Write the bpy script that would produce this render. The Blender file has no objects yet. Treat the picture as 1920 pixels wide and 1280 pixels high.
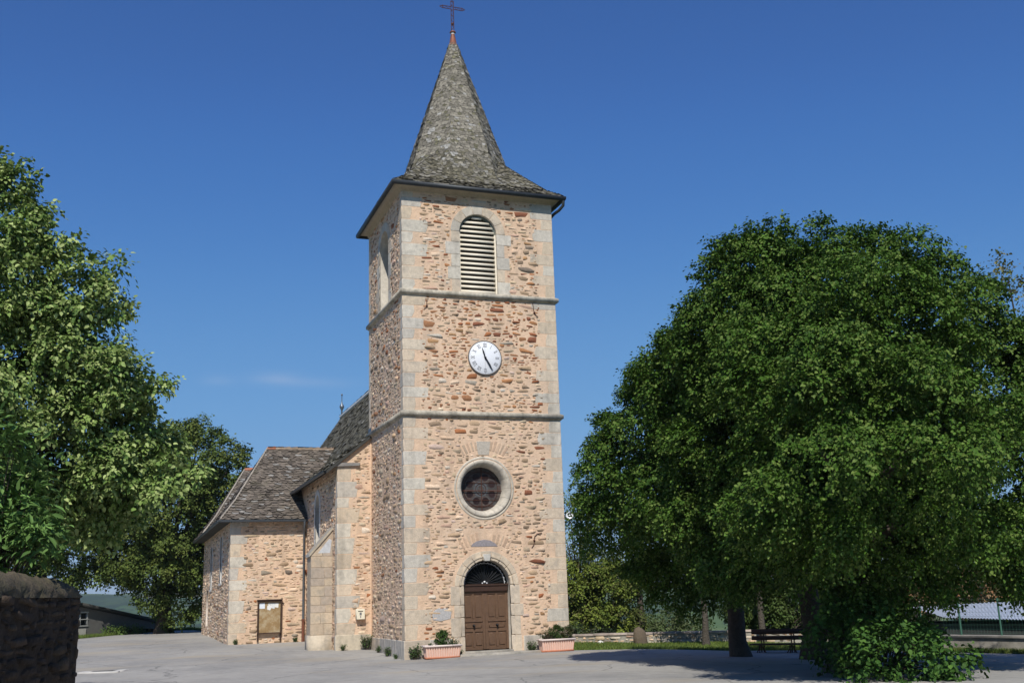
import bpy, math, random
import numpy as np
from mathutils import Vector, Matrix
from mathutils.geometry import delaunay_2d_cdt

S = bpy.context.scene
COL = S.collection
R = math.radians

# ------------------------------------------------------------------ camera
cam_d = bpy.data.cameras.new('camera')
cam = bpy.data.objects.new('camera', cam_d)
COL.objects.link(cam)
cam_d.sensor_width = 36.0
cam_d.lens = 1990.0 * 36.0 / 1920.0
cam_d.clip_start = 0.1
cam_d.clip_end = 20000
_r = Vector((0.9403, -0.33884241, -0.0319646))
_u = Vector((-0.04942105, -0.22885785, 0.97220453))
_f = Vector((0.33673948, 0.91258419, 0.23194098))
cam.matrix_world = Matrix(((_r.x, _u.x, -_f.x, -8.84348),
                           (_r.y, _u.y, -_f.y, -34.94052),
                           (_r.z, _u.z, -_f.z, 1.96224),
                           (0, 0, 0, 1)))
S.camera = cam

# ------------------------------------------------------------------ world, sun, exposure
SUN_EL = R(46.9)
SUN_TO = Vector((0.32, 0.885, -1.0)).normalized()          # direction the light travels
w = bpy.data.worlds.new('World')
S.world = w
w.use_nodes = True
nt = w.node_tree
nt.nodes.clear()
sky = nt.nodes.new('ShaderNodeTexSky')
sky.sky_type = 'NISHITA'
sky.sun_disc = False
sky.sun_elevation = SUN_EL
sky.sun_rotation = R(198)
sky.altitude = 5000
sky.air_density = 1.5
sky.dust_density = 0.0
sky.ozone_density = 10.0
def vscale(src, k):
    n = nt.nodes.new('ShaderNodeVectorMath'); n.operation = 'SCALE'; n.inputs['Scale'].default_value = k
    nt.links.new(src, n.inputs[0]); return n.outputs[0]
cu = nt.nodes.new('ShaderNodeRGBCurve')
for ch, pts in ((0, ((.051, .043), (.066, .059), (.125, .135), (.231, .205), (1, .5))),
                (1, ((.118, .131), (.151, .180), (.284, .325), (.475, .40), (1, .55))),
                (2, ((.291, .395), (.364, .49), (.622, .64), (.9, .68), (1, .70)))):
    c = cu.mapping.curves[ch]
    c.points[1].location = pts[-1]
    for p in pts[:-1]: c.points.new(*p)
cu.mapping.update()
nt.links.new(vscale(sky.outputs[0], .1), cu.inputs['Color'])
bg = nt.nodes.new('ShaderNodeBackground')
bg.inputs['Strength'].default_value = 0.1
wo = nt.nodes.new('ShaderNodeOutputWorld')
# two faint wisps of cloud low in the sky, left of the tower
tc = nt.nodes.new('ShaderNodeTexCoord')
def dot(v):
    n = nt.nodes.new('ShaderNodeVectorMath'); n.operation = 'DOT_PRODUCT'; n.inputs[1].default_value = v
    nt.links.new(tc.outputs['Generated'], n.inputs[0]); return n.outputs['Value']
def mth(op, a, b=None):
    n = nt.nodes.new('ShaderNodeMath'); n.operation = op
    for i, q in enumerate((a, b)):
        if q is None: continue
        if isinstance(q, (int, float)): n.inputs[i].default_value = q
        else: nt.links.new(q, n.inputs[i])
    return n.outputs[0]
mp_ = nt.nodes.new('ShaderNodeMapping'); mp_.inputs['Scale'].default_value = (9, 9, 70)
nt.links.new(tc.outputs['Generated'], mp_.inputs[0])
nz_ = nt.nodes.new('ShaderNodeTexNoise'); nz_.inputs['Scale'].default_value = 1.6; nz_.inputs['Detail'].default_value = 7
nt.links.new(mp_.outputs[0], nz_.inputs['Vector'])
wisp = None
for (cx_, cz_, sx_, sz_, k_) in ((.128, .2008, .022, .0050, .30), (.1624, .1963, .034, .0042, .20), (.0764, .198, .014, .0045, .16)):
    # horizontal angle from +Y measured with atan2, height with z
    sep_ = dot((1, 0, 0)); fwd_ = dot((0, 1, 0)); up_ = dot((0, 0, 1))
    x_ = mth('DIVIDE', mth('SUBTRACT', mth('ARCTAN2', sep_, fwd_), cx_), sx_); z_ = mth('DIVIDE', mth('SUBTRACT', up_, cz_), sz_)
    e_ = mth('MULTIPLY', mth('POWER', 2.718, mth('MULTIPLY', mth('ADD', mth('MULTIPLY', x_, x_), mth('MULTIPLY', z_, z_)), -1.0)), k_)
    wisp = e_ if wisp is None else mth('ADD', wisp, e_)
wisp = mth('MULTIPLY', wisp, mth('MULTIPLY', nz_.outputs['Fac'], 1.2))
cm_ = nt.nodes.new('ShaderNodeMix'); cm_.data_type = 'RGBA'; cm_.inputs[7].default_value = (.55, .60, .72, 1)
nt.links.new(wisp, cm_.inputs[0]); nt.links.new(cu.outputs[0], cm_.inputs[6])
nt.links.new(vscale(cm_.outputs[2], 10.0), bg.inputs[0])
nt.links.new(bg.outputs[0], wo.inputs[0])

sun_d = bpy.data.lights.new('sun', 'SUN')
sun_d.energy = 4.6
sun_d.angle = R(0.53)
sun_d.color = (1.0, 0.955, 0.88)
sun = bpy.data.objects.new('sun', sun_d)
COL.objects.link(sun)
sun.rotation_euler = SUN_TO.to_track_quat('-Z', 'Y').to_euler()

S.view_settings.view_transform = 'Standard'
S.view_settings.look = 'None'
S.view_settings.exposure = 0.0
S.view_settings.gamma = 1.0
S.view_settings.use_curve_mapping = False

# ------------------------------------------------------------------ helpers
def ss(a, b, t):
    t = np.clip((np.asarray(t, float) - a) / (b - a), 0, 1)
    return t * t * (3 - 2 * t)

def thing(name, label, cat, loc=(0, 0, 0), group=None):
    o = bpy.data.objects.new(name, None)
    o.empty_display_size = .2
    COL.objects.link(o)
    o.location = loc
    tag(o, label, cat, group)
    return o

def tag(o, label=None, cat=None, group=None, kind=None):
    if label: o['label'] = label
    if cat: o['category'] = cat
    if group: o['group'] = group
    if kind: o['kind'] = kind
    return o

def copy_tree(o, parent=None):
    c = o.copy()
    COL.objects.link(c)
    c.parent = parent
    for ch in list(o.children):
        copy_tree(ch, c)
    return c

class MB:
    """collects faces in world coordinates, then becomes one mesh object"""
    def __init__(s):
        s.V = []; s.n = 0; s.F = []
    def add(s, V, F, tint=None, mat=0):
        V = np.asarray(V, float).reshape(-1, 3)
        F = np.asarray(F, int)
        if F.ndim == 1: F = F[None]
        t = np.ones((len(F), 3)) * (np.array(tint, float) if tint is not None else 1.0)
        s.V.append(V); s.F.append((F + s.n, t, mat)); s.n += len(V)
    def poly(s, pts, tint=None, mat=0):
        s.add(pts, [list(range(len(pts)))], tint, mat)
    def box(s, a, b, tint=None, mat=0):
        x0, y0, z0 = a; x1, y1, z1 = b
        V = [(x0,y0,z0),(x1,y0,z0),(x1,y1,z0),(x0,y1,z0),(x0,y0,z1),(x1,y0,z1),(x1,y1,z1),(x0,y1,z1)]
        s.add(V, [(0,3,2,1),(4,5,6,7),(0,1,5,4),(1,2,6,5),(2,3,7,6),(3,0,4,7)], tint, mat)
    def prism(s, fr, poly, n0, n1, tint=None, mat=0, cap0=False, bev=0.0):
        """polygon (u,v) counter-clockwise in frame fr, from depth n0 to n1 (outwards)"""
        k = len(poly); P = np.asarray(poly, float)
        a = fr.pts(P, n0)
        if bev > 0:
            c = P.mean(0); d = P - c; L = np.linalg.norm(d, axis=1, keepdims=True) + 1e-9
            Q = c + d * (1 - np.minimum(bev * 1.3 / L, .4))
            b = fr.pts(P, n1 - bev); e = fr.pts(Q, n1)
            s.add(np.vstack([a, b, e]), [(i, (i+1) % k, k + (i+1) % k, k + i) for i in range(k)] +
                  [(k+i, k+(i+1) % k, 2*k + (i+1) % k, 2*k + i) for i in range(k)], tint, mat)
            s.poly(e, tint, mat)
        else:
            b = fr.pts(P, n1)
            s.add(np.vstack([a, b]), [(i, (i+1) % k, k + (i+1) % k, k + i) for i in range(k)], tint, mat)
            s.poly(b, tint, mat)
        if cap0: s.poly(a[::-1], tint, mat)
    def tube(s, pts, rad, k=8, tint=None, mat=0, cap=True):
        P = np.asarray(pts, float); m = len(P)
        rad = np.ones(m) * rad if np.isscalar(rad) else np.asarray(rad, float)
        T = np.gradient(P, axis=0); T /= np.linalg.norm(T, axis=1, keepdims=True) + 1e-12
        ref = np.array([0, 0, 1.0]) if abs(T[0][2]) < .9 else np.array([1.0, 0, 0])
        V = []
        A = np.cross(T[0], ref); A /= np.linalg.norm(A)
        for i in range(m):
            A = A - T[i] * (A @ T[i]); A /= np.linalg.norm(A) + 1e-12
            B = np.cross(T[i], A)
            th = np.arange(k) * 2 * np.pi / k
            V.append(P[i] + rad[i] * (np.cos(th)[:, None] * A + np.sin(th)[:, None] * B))
        F = [(i*k + j, i*k + (j+1) % k, (i+1)*k + (j+1) % k, (i+1)*k + j) for i in range(m-1) for j in range(k)]
        s.add(np.vstack(V), F, tint, mat)
        if cap:
            s.poly(V[0][::-1], tint, mat); s.poly(V[-1], tint, mat)
    def lathe(s, c, axis, prof, k=24, tint=None, mat=0):
        """profile [(radius, height along axis)]"""
        ax = np.array(axis, float); ax /= np.linalg.norm(ax)
        ref = np.array([0, 0, 1.0]) if abs(ax[2]) < .9 else np.array([1.0, 0, 0])
        A = np.cross(ax, ref); A /= np.linalg.norm(A); B = np.cross(ax, A)
        th = np.arange(k) * 2 * np.pi / k
        ring = np.cos(th)[:, None] * A + np.sin(th)[:, None] * B
        V = np.vstack([np.array(c) + r * ring + h * ax for r, h in prof])
        F = [(i*k + j, i*k + (j+1) % k, (i+1)*k + (j+1) % k, (i+1)*k + j) for i in range(len(prof)-1) for j in range(k)]
        s.add(V, F, tint, mat)
    def sweep(s, x0, y0, x1, y1, prof, tint=None, mat=0):
        """profile [(out, z)] run round the rectangle with mitred corners"""
        L = []
        for o, z in prof:
            L.append([(x0-o, y0-o, z), (x1+o, y0-o, z), (x1+o, y1+o, z), (x0-o, y1+o, z)])
        V = np.array(L).reshape(-1, 3)
        F = [(i*4 + j, i*4 + (j+1) % 4, (i+1)*4 + (j+1) % 4, (i+1)*4 + j) for i in range(len(prof)-1) for j in range(4)]
        s.add(V, F, tint, mat)
    def build(s, name, mats, parent=None, smooth=False, loc=None):
        me = bpy.data.meshes.new(name)
        V = np.vstack(s.V) if s.V else np.zeros((0, 3))
        org = np.array(loc if loc is not None else (0, 0, 0), float)
        if parent is not None:
            org = np.array(parent_origin(parent))
        V = V - org
        cnt = np.concatenate([np.full(len(F), F.shape[1]) for F, t, m in s.F])
        loops = np.concatenate([F.ravel() for F, t, m in s.F])
        me.vertices.add(len(V)); me.vertices.foreach_set('co', V.ravel())
        me.loops.add(len(loops)); me.loops.foreach_set('vertex_index', loops.astype(np.int32))
        me.polygons.add(len(cnt))
        st = np.concatenate([[0], np.cumsum(cnt)[:-1]])
        me.polygons.foreach_set('loop_start', st.astype(np.int32))
        me.polygons.foreach_set('material_index', np.concatenate([np.full(len(F), m) for F, t, m in s.F]).astype(np.int32))
        if smooth: me.polygons.foreach_set('use_smooth', np.ones(len(cnt), bool))
        me.update(calc_edges=True)
        T = np.vstack([t for F, t, m in s.F])
        at = me.attributes.new('tint', 'FLOAT_COLOR', 'FACE')
        at.data.foreach_set('color', np.hstack([T, np.ones((len(T), 1))]).astype(np.float32).ravel())
        for m in (mats if isinstance(mats, (list, tuple)) else [mats]):
            me.materials.append(m)
        o = bpy.data.objects.new(name, me)
        COL.objects.link(o)
        if parent is not None: o.parent = parent
        elif loc is not None: o.location = loc
        return o

def parent_origin(p):
    v = np.zeros(3)
    while p is not None:
        v += np.array(p.location); p = p.parent
    return v

class Fr:
    """a flat frame: origin, u, v and the outward normal"""
    def __init__(s, O, U, V, N):
        s.O, s.U, s.V, s.N = [np.array(a, float) for a in (O, U, V, N)]
    def pts(s, uv, n=0.0):
        uv = np.asarray(uv, float).reshape(-1, 2)
        return s.O + uv[:, :1] * s.U + uv[:, 1:] * s.V + np.reshape(n, (-1, 1)) * s.N

def sheet(mb, fr, outer, holes=(), n=0.0, tint=None, mat=0):
    pts = [Vector(p) for p in outer]; edges = [(i, (i+1) % len(outer)) for i in range(len(outer))]
    for h in holes:
        b = len(pts); pts += [Vector(p) for p in h]; edges += [(b+i, b+(i+1) % len(h)) for i in range(len(h))]
    v, e, f, *_ = delaunay_2d_cdt(pts, edges, [], 0, 1e-6)
    P = np.array([tuple(a) for a in v])
    def inside(q, poly):
        c = False; m = len(poly)
        for i in range(m):
            x1, y1 = poly[i]; x2, y2 = poly[(i+1) % m]
            if (y1 > q[1]) != (y2 > q[1]) and q[0] < (x2-x1) * (q[1]-y1) / (y2-y1) + x1: c = not c
        return c
    keep = []
    for t in f:
        q = P[list(t)].mean(0)
        if inside(q, outer) and not any(inside(q, h) for h in holes):
            a, b, c = [P[i] for i in t]
            keep.append(t if (b[0]-a[0])*(c[1]-a[1]) - (b[1]-a[1])*(c[0]-a[0]) > 0 else t[::-1])
    mb.add(fr.pts(P, n), np.array(keep), tint, mat)

def reveal(mb, fr, loop, d, tint=None, mat=0):
    a = fr.pts(loop, 0.0); b = fr.pts(loop, -d); k = len(loop)
    mb.add(np.vstack([a, b]), [(i, (i+1) % k, k + (i+1) % k, k + i) for i in range(k)], tint, mat)

def arch(xc, z0, zs, r, n=16):
    """closed counter-clockwise loop: a rectangle under a half circle"""
    L = [(xc - r, z0), (xc + r, z0)]
    L += [(xc + r * math.cos(t), zs + r * math.sin(t)) for t in np.linspace(0, math.pi, n+1)]
    return L

def ring_seg(xc, zc, r0, r1, t0, t1, n=6):
    a = [(xc + r1*math.cos(t), zc + r1*math.sin(t)) for t in np.linspace(t0, t1, n)]
    b = [(xc + r0*math.cos(t), zc + r0*math.sin(t)) for t in np.linspace(t1, t0, n)]
    return a + b

# ------------------------------------------------------------------ materials
def mat(name, color=(.5, .5, .5), rough=.85, attr=False, var=.18, vscale=6.0, bump=0.0, bscale=40.0, col2=None, mscale=1.2, metal=0.0, spec=.3, c2amt=(.45, .65), trans=0.0, bdist=.02, streak=0.0):
    m = bpy.data.materials.new(name); m.use_nodes = True
    t = m.node_tree; N = t.nodes; L = t.links
    b = N['Principled BSDF']
    b.inputs['Roughness'].default_value = rough
    b.inputs['Metallic'].default_value = metal
    b.inputs['Specular IOR Level'].default_value = spec
    co = N.new('ShaderNodeTexCoord')
    if attr:
        a = N.new('ShaderNodeAttribute'); a.attribute_name = 'tint'; src = a.outputs['Color']
    else:
        c = N.new('ShaderNodeRGB'); c.outputs[0].default_value = (*color, 1); src = c.outputs[0]
    if col2 is not None:
        nz = N.new('ShaderNodeTexNoise'); nz.inputs['Scale'].default_value = mscale; nz.inputs['Detail'].default_value = 8
        nz.inputs['Roughness'].default_value = .65
        L.new(co.outputs['Object'], nz.inputs['Vector'])
        rp = N.new('ShaderNodeValToRGB'); rp.color_ramp.elements[0].position = c2amt[0]; rp.color_ramp.elements[1].position = c2amt[1]
        L.new(nz.outputs['Fac'], rp.inputs[0])
        mx = N.new('ShaderNodeMix'); mx.data_type = 'RGBA'
        L.new(rp.outputs[0], mx.inputs[0]); L.new(src, mx.inputs[6]); mx.inputs[7].default_value = (*col2, 1)
        src = mx.outputs[2]
    if var > 0:
        n2 = N.new('ShaderNodeTexNoise'); n2.inputs['Scale'].default_value = vscale; n2.inputs['Detail'].default_value = 10
        n2.inputs['Roughness'].default_value = .7
        L.new(co.outputs['Object'], n2.inputs['Vector'])
        mr = N.new('ShaderNodeMapRange'); mr.inputs[1].default_value = .25; mr.inputs[2].default_value = .75
        mr.inputs[3].default_value = 1 - var; mr.inputs[4].default_value = 1 + var
        L.new(n2.outputs['Fac'], mr.inputs[0])
        vm = N.new('ShaderNodeVectorMath'); vm.operation = 'SCALE'
        L.new(src, vm.inputs[0]); L.new(mr.outputs[0], vm.inputs['Scale'])
        src = vm.outputs[0]
    if streak > 0:      # weather streaks running down the wall
        mp = N.new('ShaderNodeMapping'); mp.inputs['Scale'].default_value = (2.6, 2.6, .22)
        L.new(co.outputs['Object'], mp.inputs[0])
        n5 = N.new('ShaderNodeTexNoise'); n5.inputs['Scale'].default_value = 1.0; n5.inputs['Detail'].default_value = 7
        L.new(mp.outputs[0], n5.inputs['Vector'])
        m5 = N.new('ShaderNodeMapRange'); m5.inputs[1].default_value = .48; m5.inputs[2].default_value = .72
        m5.inputs[3].default_value = 1.0; m5.inputs[4].default_value = 1 - streak
        L.new(n5.outputs['Fac'], m5.inputs[0])
        v5 = N.new('ShaderNodeVectorMath'); v5.operation = 'SCALE'
        L.new(src, v5.inputs[0]); L.new(m5.outputs[0], v5.inputs['Scale']); src = v5.outputs[0]
    L.new(src, b.inputs['Base Color'])
    if bump > 0:
        n3 = N.new('ShaderNodeTexNoise'); n3.inputs['Scale'].default_value = bscale; n3.inputs['Detail'].default_value = 6
        L.new(co.outputs['Object'], n3.inputs['Vector'])
        bp = N.new('ShaderNodeBump'); bp.inputs['Strength'].default_value = bump; bp.inputs['Distance'].default_value = bdist
        L.new(n3.outputs['Fac'], bp.inputs['Height']); L.new(bp.outputs[0], b.inputs['Normal'])
    if trans > 0:
        tr = N.new('ShaderNodeBsdfTranslucent'); L.new(src, tr.inputs['Color'])
        ms = N.new('ShaderNodeMixShader'); ms.inputs[0].default_value = trans
        L.new(b.outputs[0], ms.inputs[1]); L.new(tr.outputs[0], ms.inputs[2])
        L.new(ms.outputs[0], N['Material Output'].inputs['Surface'])
    return m

M = {}
M['mortar'] = mat('lime_mortar', (.67, .475, .325), .95, var=.16, vscale=5, bump=.6, bscale=14, col2=(.59, .44, .315), mscale=.9, bdist=.03, streak=.22)
M['stone'] = mat('rubble_stone', attr=True, var=.28, vscale=14, rough=.9, bump=.7, bscale=30)
M['block'] = mat('dressed_stone', attr=True, var=.22, vscale=7, rough=.9, bump=.5, bscale=30, col2=(.27, .25, .22), mscale=3.0, c2amt=(.50, .88), streak=.25)
M['course'] = mat('weathered_course', (.50, .45, .36), .95, var=.3, vscale=9, bump=.5, bscale=30, col2=(.13, .125, .10), mscale=2.5, c2amt=(.44, .78), streak=.45)
M['plaster'] = mat('grey_render', (.42, .40, .36), .95, var=.2, vscale=3, bump=.4, col2=(.22, .21, .2), mscale=2.0, c2amt=(.5, .75))
M['slate'] = mat('stone_slate', attr=True, var=.35, vscale=11, rough=.75, bump=.5, bscale=45, col2=(.10, .095, .055), mscale=1.6, c2amt=(.56, .86))
M['slate_under'] = mat('slate_bed', (.05, .05, .045), .9, var=.2)
M['zinc'] = mat('zinc', (.17, .19, .21), .45, var=.15, vscale=3, metal=.7)
M['gutter'] = mat('dark_gutter', (.045, .05, .055), .5, var=.2, metal=.3)
M['iron'] = mat('rusty_iron', (.09, .035, .022), .8, var=.35, vscale=25, metal=.2)
M['rustpipe'] = mat('red_brown_cast_iron', (.16, .06, .035), .7, var=.25, vscale=9)
M['copper'] = mat('copper_cap', (.27, .11, .07), .55, var=.2, vscale=7, metal=.4, col2=(.2, .09, .06), mscale=3)
M['lead'] = mat('lead_white', (.62, .62, .60), .6, var=.15)
M['wood'] = mat('brown_door_paint', (.125, .073, .044), .5, var=.22, vscale=8, bump=.25, bscale=60)
M['darkwood'] = mat('dark_frame', (.05, .026, .017), .6, var=.25)
M['cream'] = mat('cream_paint', (.80, .72, .575), .6, var=.10, vscale=9)
M['dark'] = mat('dark_interior', (.012, .011, .011), .95, var=0)
M['glass'] = mat('dark_glass', (.012, .014, .016), .12, var=0, spec=.6)
M['stained'] = mat('stained_glass', attr=True, var=.35, vscale=18, rough=.3, spec=.5)
M['white'] = mat('white_enamel', (.80, .81, .83), .35, var=.03)
M['black'] = mat('black_paint', (.012, .012, .014), .5, var=0)
M['grey'] = mat('grey_mark', (.16, .16, .17), .6, var=0)
M['asphalt'] = mat('old_asphalt', (.345, .329, .299), .95, var=.15, vscale=3.5, bump=.3, bscale=70, col2=(.25, .243, .228), mscale=.2, c2amt=(.42, .62))
M['concrete'] = mat('concrete', (.36, .33, .28), .95, var=.22, vscale=4, bump=.4, col2=(.2, .19, .16), mscale=1.5)
M['pink'] = mat('salmon_planter', (.74, .49, .385), .7, var=.10, vscale=9)
M['pinkrim'] = mat('planter_rim', (.72, .60, .54), .7, var=.08)
M['terracotta'] = mat('terracotta', (.46, .17, .09), .8, var=.2)
M['soil'] = mat('soil', (.05, .035, .025), 1, var=.3, vscale=30)
M['bark'] = mat('bark', (.075, .06, .046), .95, var=.4, vscale=6, bump=1.0, bscale=18, bdist=.05)
M['bark_grey'] = mat('grey_bark', (.085, .072, .056), .95, var=.4, vscale=6, bump=1.0, bscale=18, bdist=.05)
M['leaf'] = mat('leaf', attr=True, var=0, rough=.6, spec=.14, trans=.15)
M['metalroof'] = mat('corrugated_sheet', (.50, .54, .60), .45, var=.12, vscale=2, metal=.35)
M['greenpaint'] = mat('green_post', (.05, .13, .09), .5, var=.1)
M['benchwood'] = mat('bench_wood', (.055, .03, .02), .8, var=.3)
M['paper'] = mat('paper', attr=True, var=.05)
M['board'] = mat('cork_board', (.30, .20, .095), .85, var=.2, vscale=4, col2=(.38, .31, .20), mscale=4)
M['shedwall'] = mat('shed_render', (.16, .155, .145), .95, var=.15, vscale=2, bump=.3)
M['darkstone'] = mat('dark_wall_stone', attr=True, var=.45, vscale=9, rough=.95, bump=1.0, bscale=22, bdist=.04)
M['mosscap'] = mat('mossy_coping', (.10, .08, .052), .95, var=.4, vscale=12, bump=1.0, bscale=25, col2=(.09, .08, .045), mscale=2.5)

rng = np.random.default_rng(7)
PAL_BLOCK = [(.56, .51, .425), (.58, .49, .375), (.54, .495, .42), (.58, .475, .35), (.54, .45, .34), (.57, .52, .43), (.59, .485, .365), (.51, .465, .395)]
def blk(): return np.array(PAL_BLOCK[rng.integers(len(PAL_BLOCK))]) * rng.uniform(.9, 1.08)

# ------------------------------------------------------------------ rubble masonry: every stone is real geometry in its wall's mesh
RUST = [(.34, .135, .055), (.27, .10, .045), (.38, .18, .08), (.22, .085, .045), (.37, .215, .105), (.30, .145, .07)]
TAN = [(.44, .31, .195), (.37, .26, .165), (.29, .205, .13), (.47, .36, .235), (.23, .165, .11), (.39, .30, .205)]
PINK = [(.50, .33, .24), (.48, .36, .29), (.44, .29, .21)]
GREY = [(.35, .30, .235), (.27, .225, .17), (.42, .375, .31), (.19, .15, .115)]
PALE = [(.56, .45, .315), (.57, .485, .385), (.53, .41, .275)]
MORT = [(.61, .43, .29), (.57, .41, .285), (.62, .465, .33), (.56, .39, .27), (.53, .395, .28)]
def pick(wts):
    k = rng.choice(5, p=np.array(wts) / sum(wts))
    P = (RUST, TAN, PINK, GREY, PALE)[k]
    if k and rng.random() < .22: P = MORT
    return np.array(P[rng.integers(len(P))]) * rng.uniform(.85, 1.2) * (1.0 if k == 0 else 1.05)

def rubble(mb, fr, W, H, block, palette, prot=(.002, .013), dens=1.0, u0=0.0, v0=0.0, mat_i=1, big=1.0, cover=.88):
    g = .0165
    nu, nv = int(W / g), int(H / g)
    uu, vv = np.meshgrid(u0 + (np.arange(nu) + .5) * g, v0 + (np.arange(nv) + .5) * g, indexing='ij')
    occ = block(uu, vv).astype(np.int8)
    area = W * H
    st = []
    # patches of roughly coursed stones
    pu = 0.0
    while pu < W - .1:
        pw = min(rng.uniform(.7, 1.5), W - pu)
        if W - pu - pw < .3: pw = W - pu
        v = rng.uniform(0, .06)
        while v < H - .05:
            hh = float(rng.choice([.07, .095, .12, .15, .19, .24], p=[.14, .24, .25, .19, .12, .06])) * rng.uniform(.9, 1.15)
            u = pu + rng.uniform(-.05, .10)
            while u < pu + pw:
                sw = float(np.clip(hh * rng.uniform(1.2, 4.4), .11, .75)); sh = hh * rng.uniform(.74, 1.0)
                if rng.random() < cover:
                    a, b = max(3, int(sw / g)), max(2, int(sh / g))
                    i, j = int(u / g), int(np.ceil(v / g))
                    while a > 3 and (i < 0 or i + a > nu or occ[i:i+a, max(0, j):j+b].any()): a -= 1
                    if i >= 0 and j >= 0 and i + a <= nu and j + b <= nv and a > 3 and not occ[i:i+a, j:j+b].any():
                        occ[i:i+a, j:j+b] = 1
                        st.append((u0 + (i + a/2) * g, v0 + (j + b/2) * g, a * g * .5, b * g * .5))
                u += sw + rng.uniform(.008, .03)
            v += hh + rng.uniform(.004, .03)
        pu += pw
    for (wa, wb, ha, hb, per) in ((.42, .85, .12, .22, 2.5 * big), (.25, .52, .09, .19, 18), (.17, .36, .065, .15, 75), (.10, .24, .05, .11, 140), (.07, .15, .033, .07, 190)):
        for _ in range(int(per * area * dens)):
            sw, sh = rng.uniform(wa, wb), rng.uniform(ha, hb)
            a, b = max(2, int(sw / g)), max(2, int(sh / g))
            if a >= nu - 1 or b >= nv - 1: continue
            i, j = rng.integers(0, nu - a), rng.integers(0, nv - b)
            if occ[i:i+a, j:j+b].any(): continue
            p = 1 if rng.random() < .4 else 0
            occ[max(0, i-p):i+a+p, j:j+b+(1 if rng.random() < .7 else 0)] = 1
            st.append((u0 + (i + a/2) * g, v0 + (j + b/2) * g, a * g * .5, b * g * .5))
    if not st: return
    n = len(st); k = 9
    A = np.array(st)
    th = np.arange(k) * 2 * np.pi / k + rng.uniform(0, .6, (n, 1)) + rng.uniform(-.18, .18, (n, k))
    ex = 2.0 / rng.uniform(2.4, 5.5, (n, 1))
    c, s_ = np.cos(th), np.sin(th)
    rj = rng.uniform(.76, 1.13, (n, k))
    ou = np.sign(c) * np.abs(c) ** ex * A[:, 2:3] * rj
    ov = np.sign(s_) * np.abs(s_) ** ex * A[:, 3:4] * rj
    tilt = rng.normal(0, .07, (n, 1))
    ov = ov + ou * tilt
    pr = rng.uniform(*prot, (n, 1)) * np.clip(A[:, 3:4] / .05, .6, 1.4)
    tx, tz = rng.normal(0, .10, (n, 1)), rng.normal(0, .16, (n, 1))
    def P(fu, off, flat):
        u = A[:, 0:1] + ou * fu; v = A[:, 1:2] + ov * fu
        nn = np.full_like(u, 0) + off + (flat * (ou * tx + ov * tz) * fu)
        return fr.O + u[..., None] * fr.U + v[..., None] * fr.V + nn[..., None] * fr.N
    r0 = P(1.0, -.012, 0); r1 = P(.84, pr, 1); 
    ctr = fr.O + A[:, 0:1] * fr.U + A[:, 1:2] * fr.V + (pr * 1.12) * fr.N
    V = np.concatenate([r0, r1, ctr[:, None]], axis=1)            # n, 2k+1, 3
    m = 2 * k + 1
    quad = np.array([(i, (i+1) % k, k + (i+1) % k, k + i) for i in range(k)])
    tri = np.array([(k + i, k + (i+1) % k, 2*k) for i in range(k)])
    base = (np.arange(n) * m)[:, None, None]
    T = np.array([pick(palette(a[0], a[1])) for a in A])
    V = V.reshape(-1, 3)
    q = (quad[None] + base).reshape(-1, 4); t = (tri[None] + base).reshape(-1, 3)
    mb.V.append(V)
    mb.F.append((q + mb.n, np.repeat(T, k, 0), mat_i)); mb.F.append((t + mb.n, np.repeat(T, k, 0), mat_i))
    mb.n += len(V)

def quoins(mb, frA, frB, z0, z1, wa=(.5, .95), wb=(.28, .42), hh=(.36, .5), sgnA=1, uA=0.0, sgnB=1, uB=0.0, t=.007):
    """alternating dressed blocks at a corner shared by two frames; returns nothing"""
    z = z0; k = 0
    while z < z1 - .1:
        h = min(rng.uniform(*hh), z1 - z)
        if z1 - z - h < .2: h = z1 - z
        c = blk()
        for fr, sg, u, ww in ((frA, sgnA, uA, wa), (frB, sgnB, uB, wb)):
            if fr is None: continue
            L = ww[(k + (0 if fr is frA else 1)) % 2] * rng.uniform(.86, 1.12)
            a, b = (u, u + sg * L); a, b = min(a, b), max(a, b)
            j = .006
            e = rng.uniform(-.07, .07, 2)
            if sg > 0: pl = [(a, z+j), (b - abs(e[0]), z+j+.01), (b + e[1]*.6, z+h*.5), (b, z+h-j), (a, z+h-j)]
            else: pl = [(a, z+j), (b, z+j), (b, z+h-j), (a + abs(e[0]), z+h-j-.01), (a + e[1]*.6, z+h*.5)]
            mb.prism(fr, pl, -.02, t, c, 0, bev=.01)
        z += h; k += 1

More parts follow.
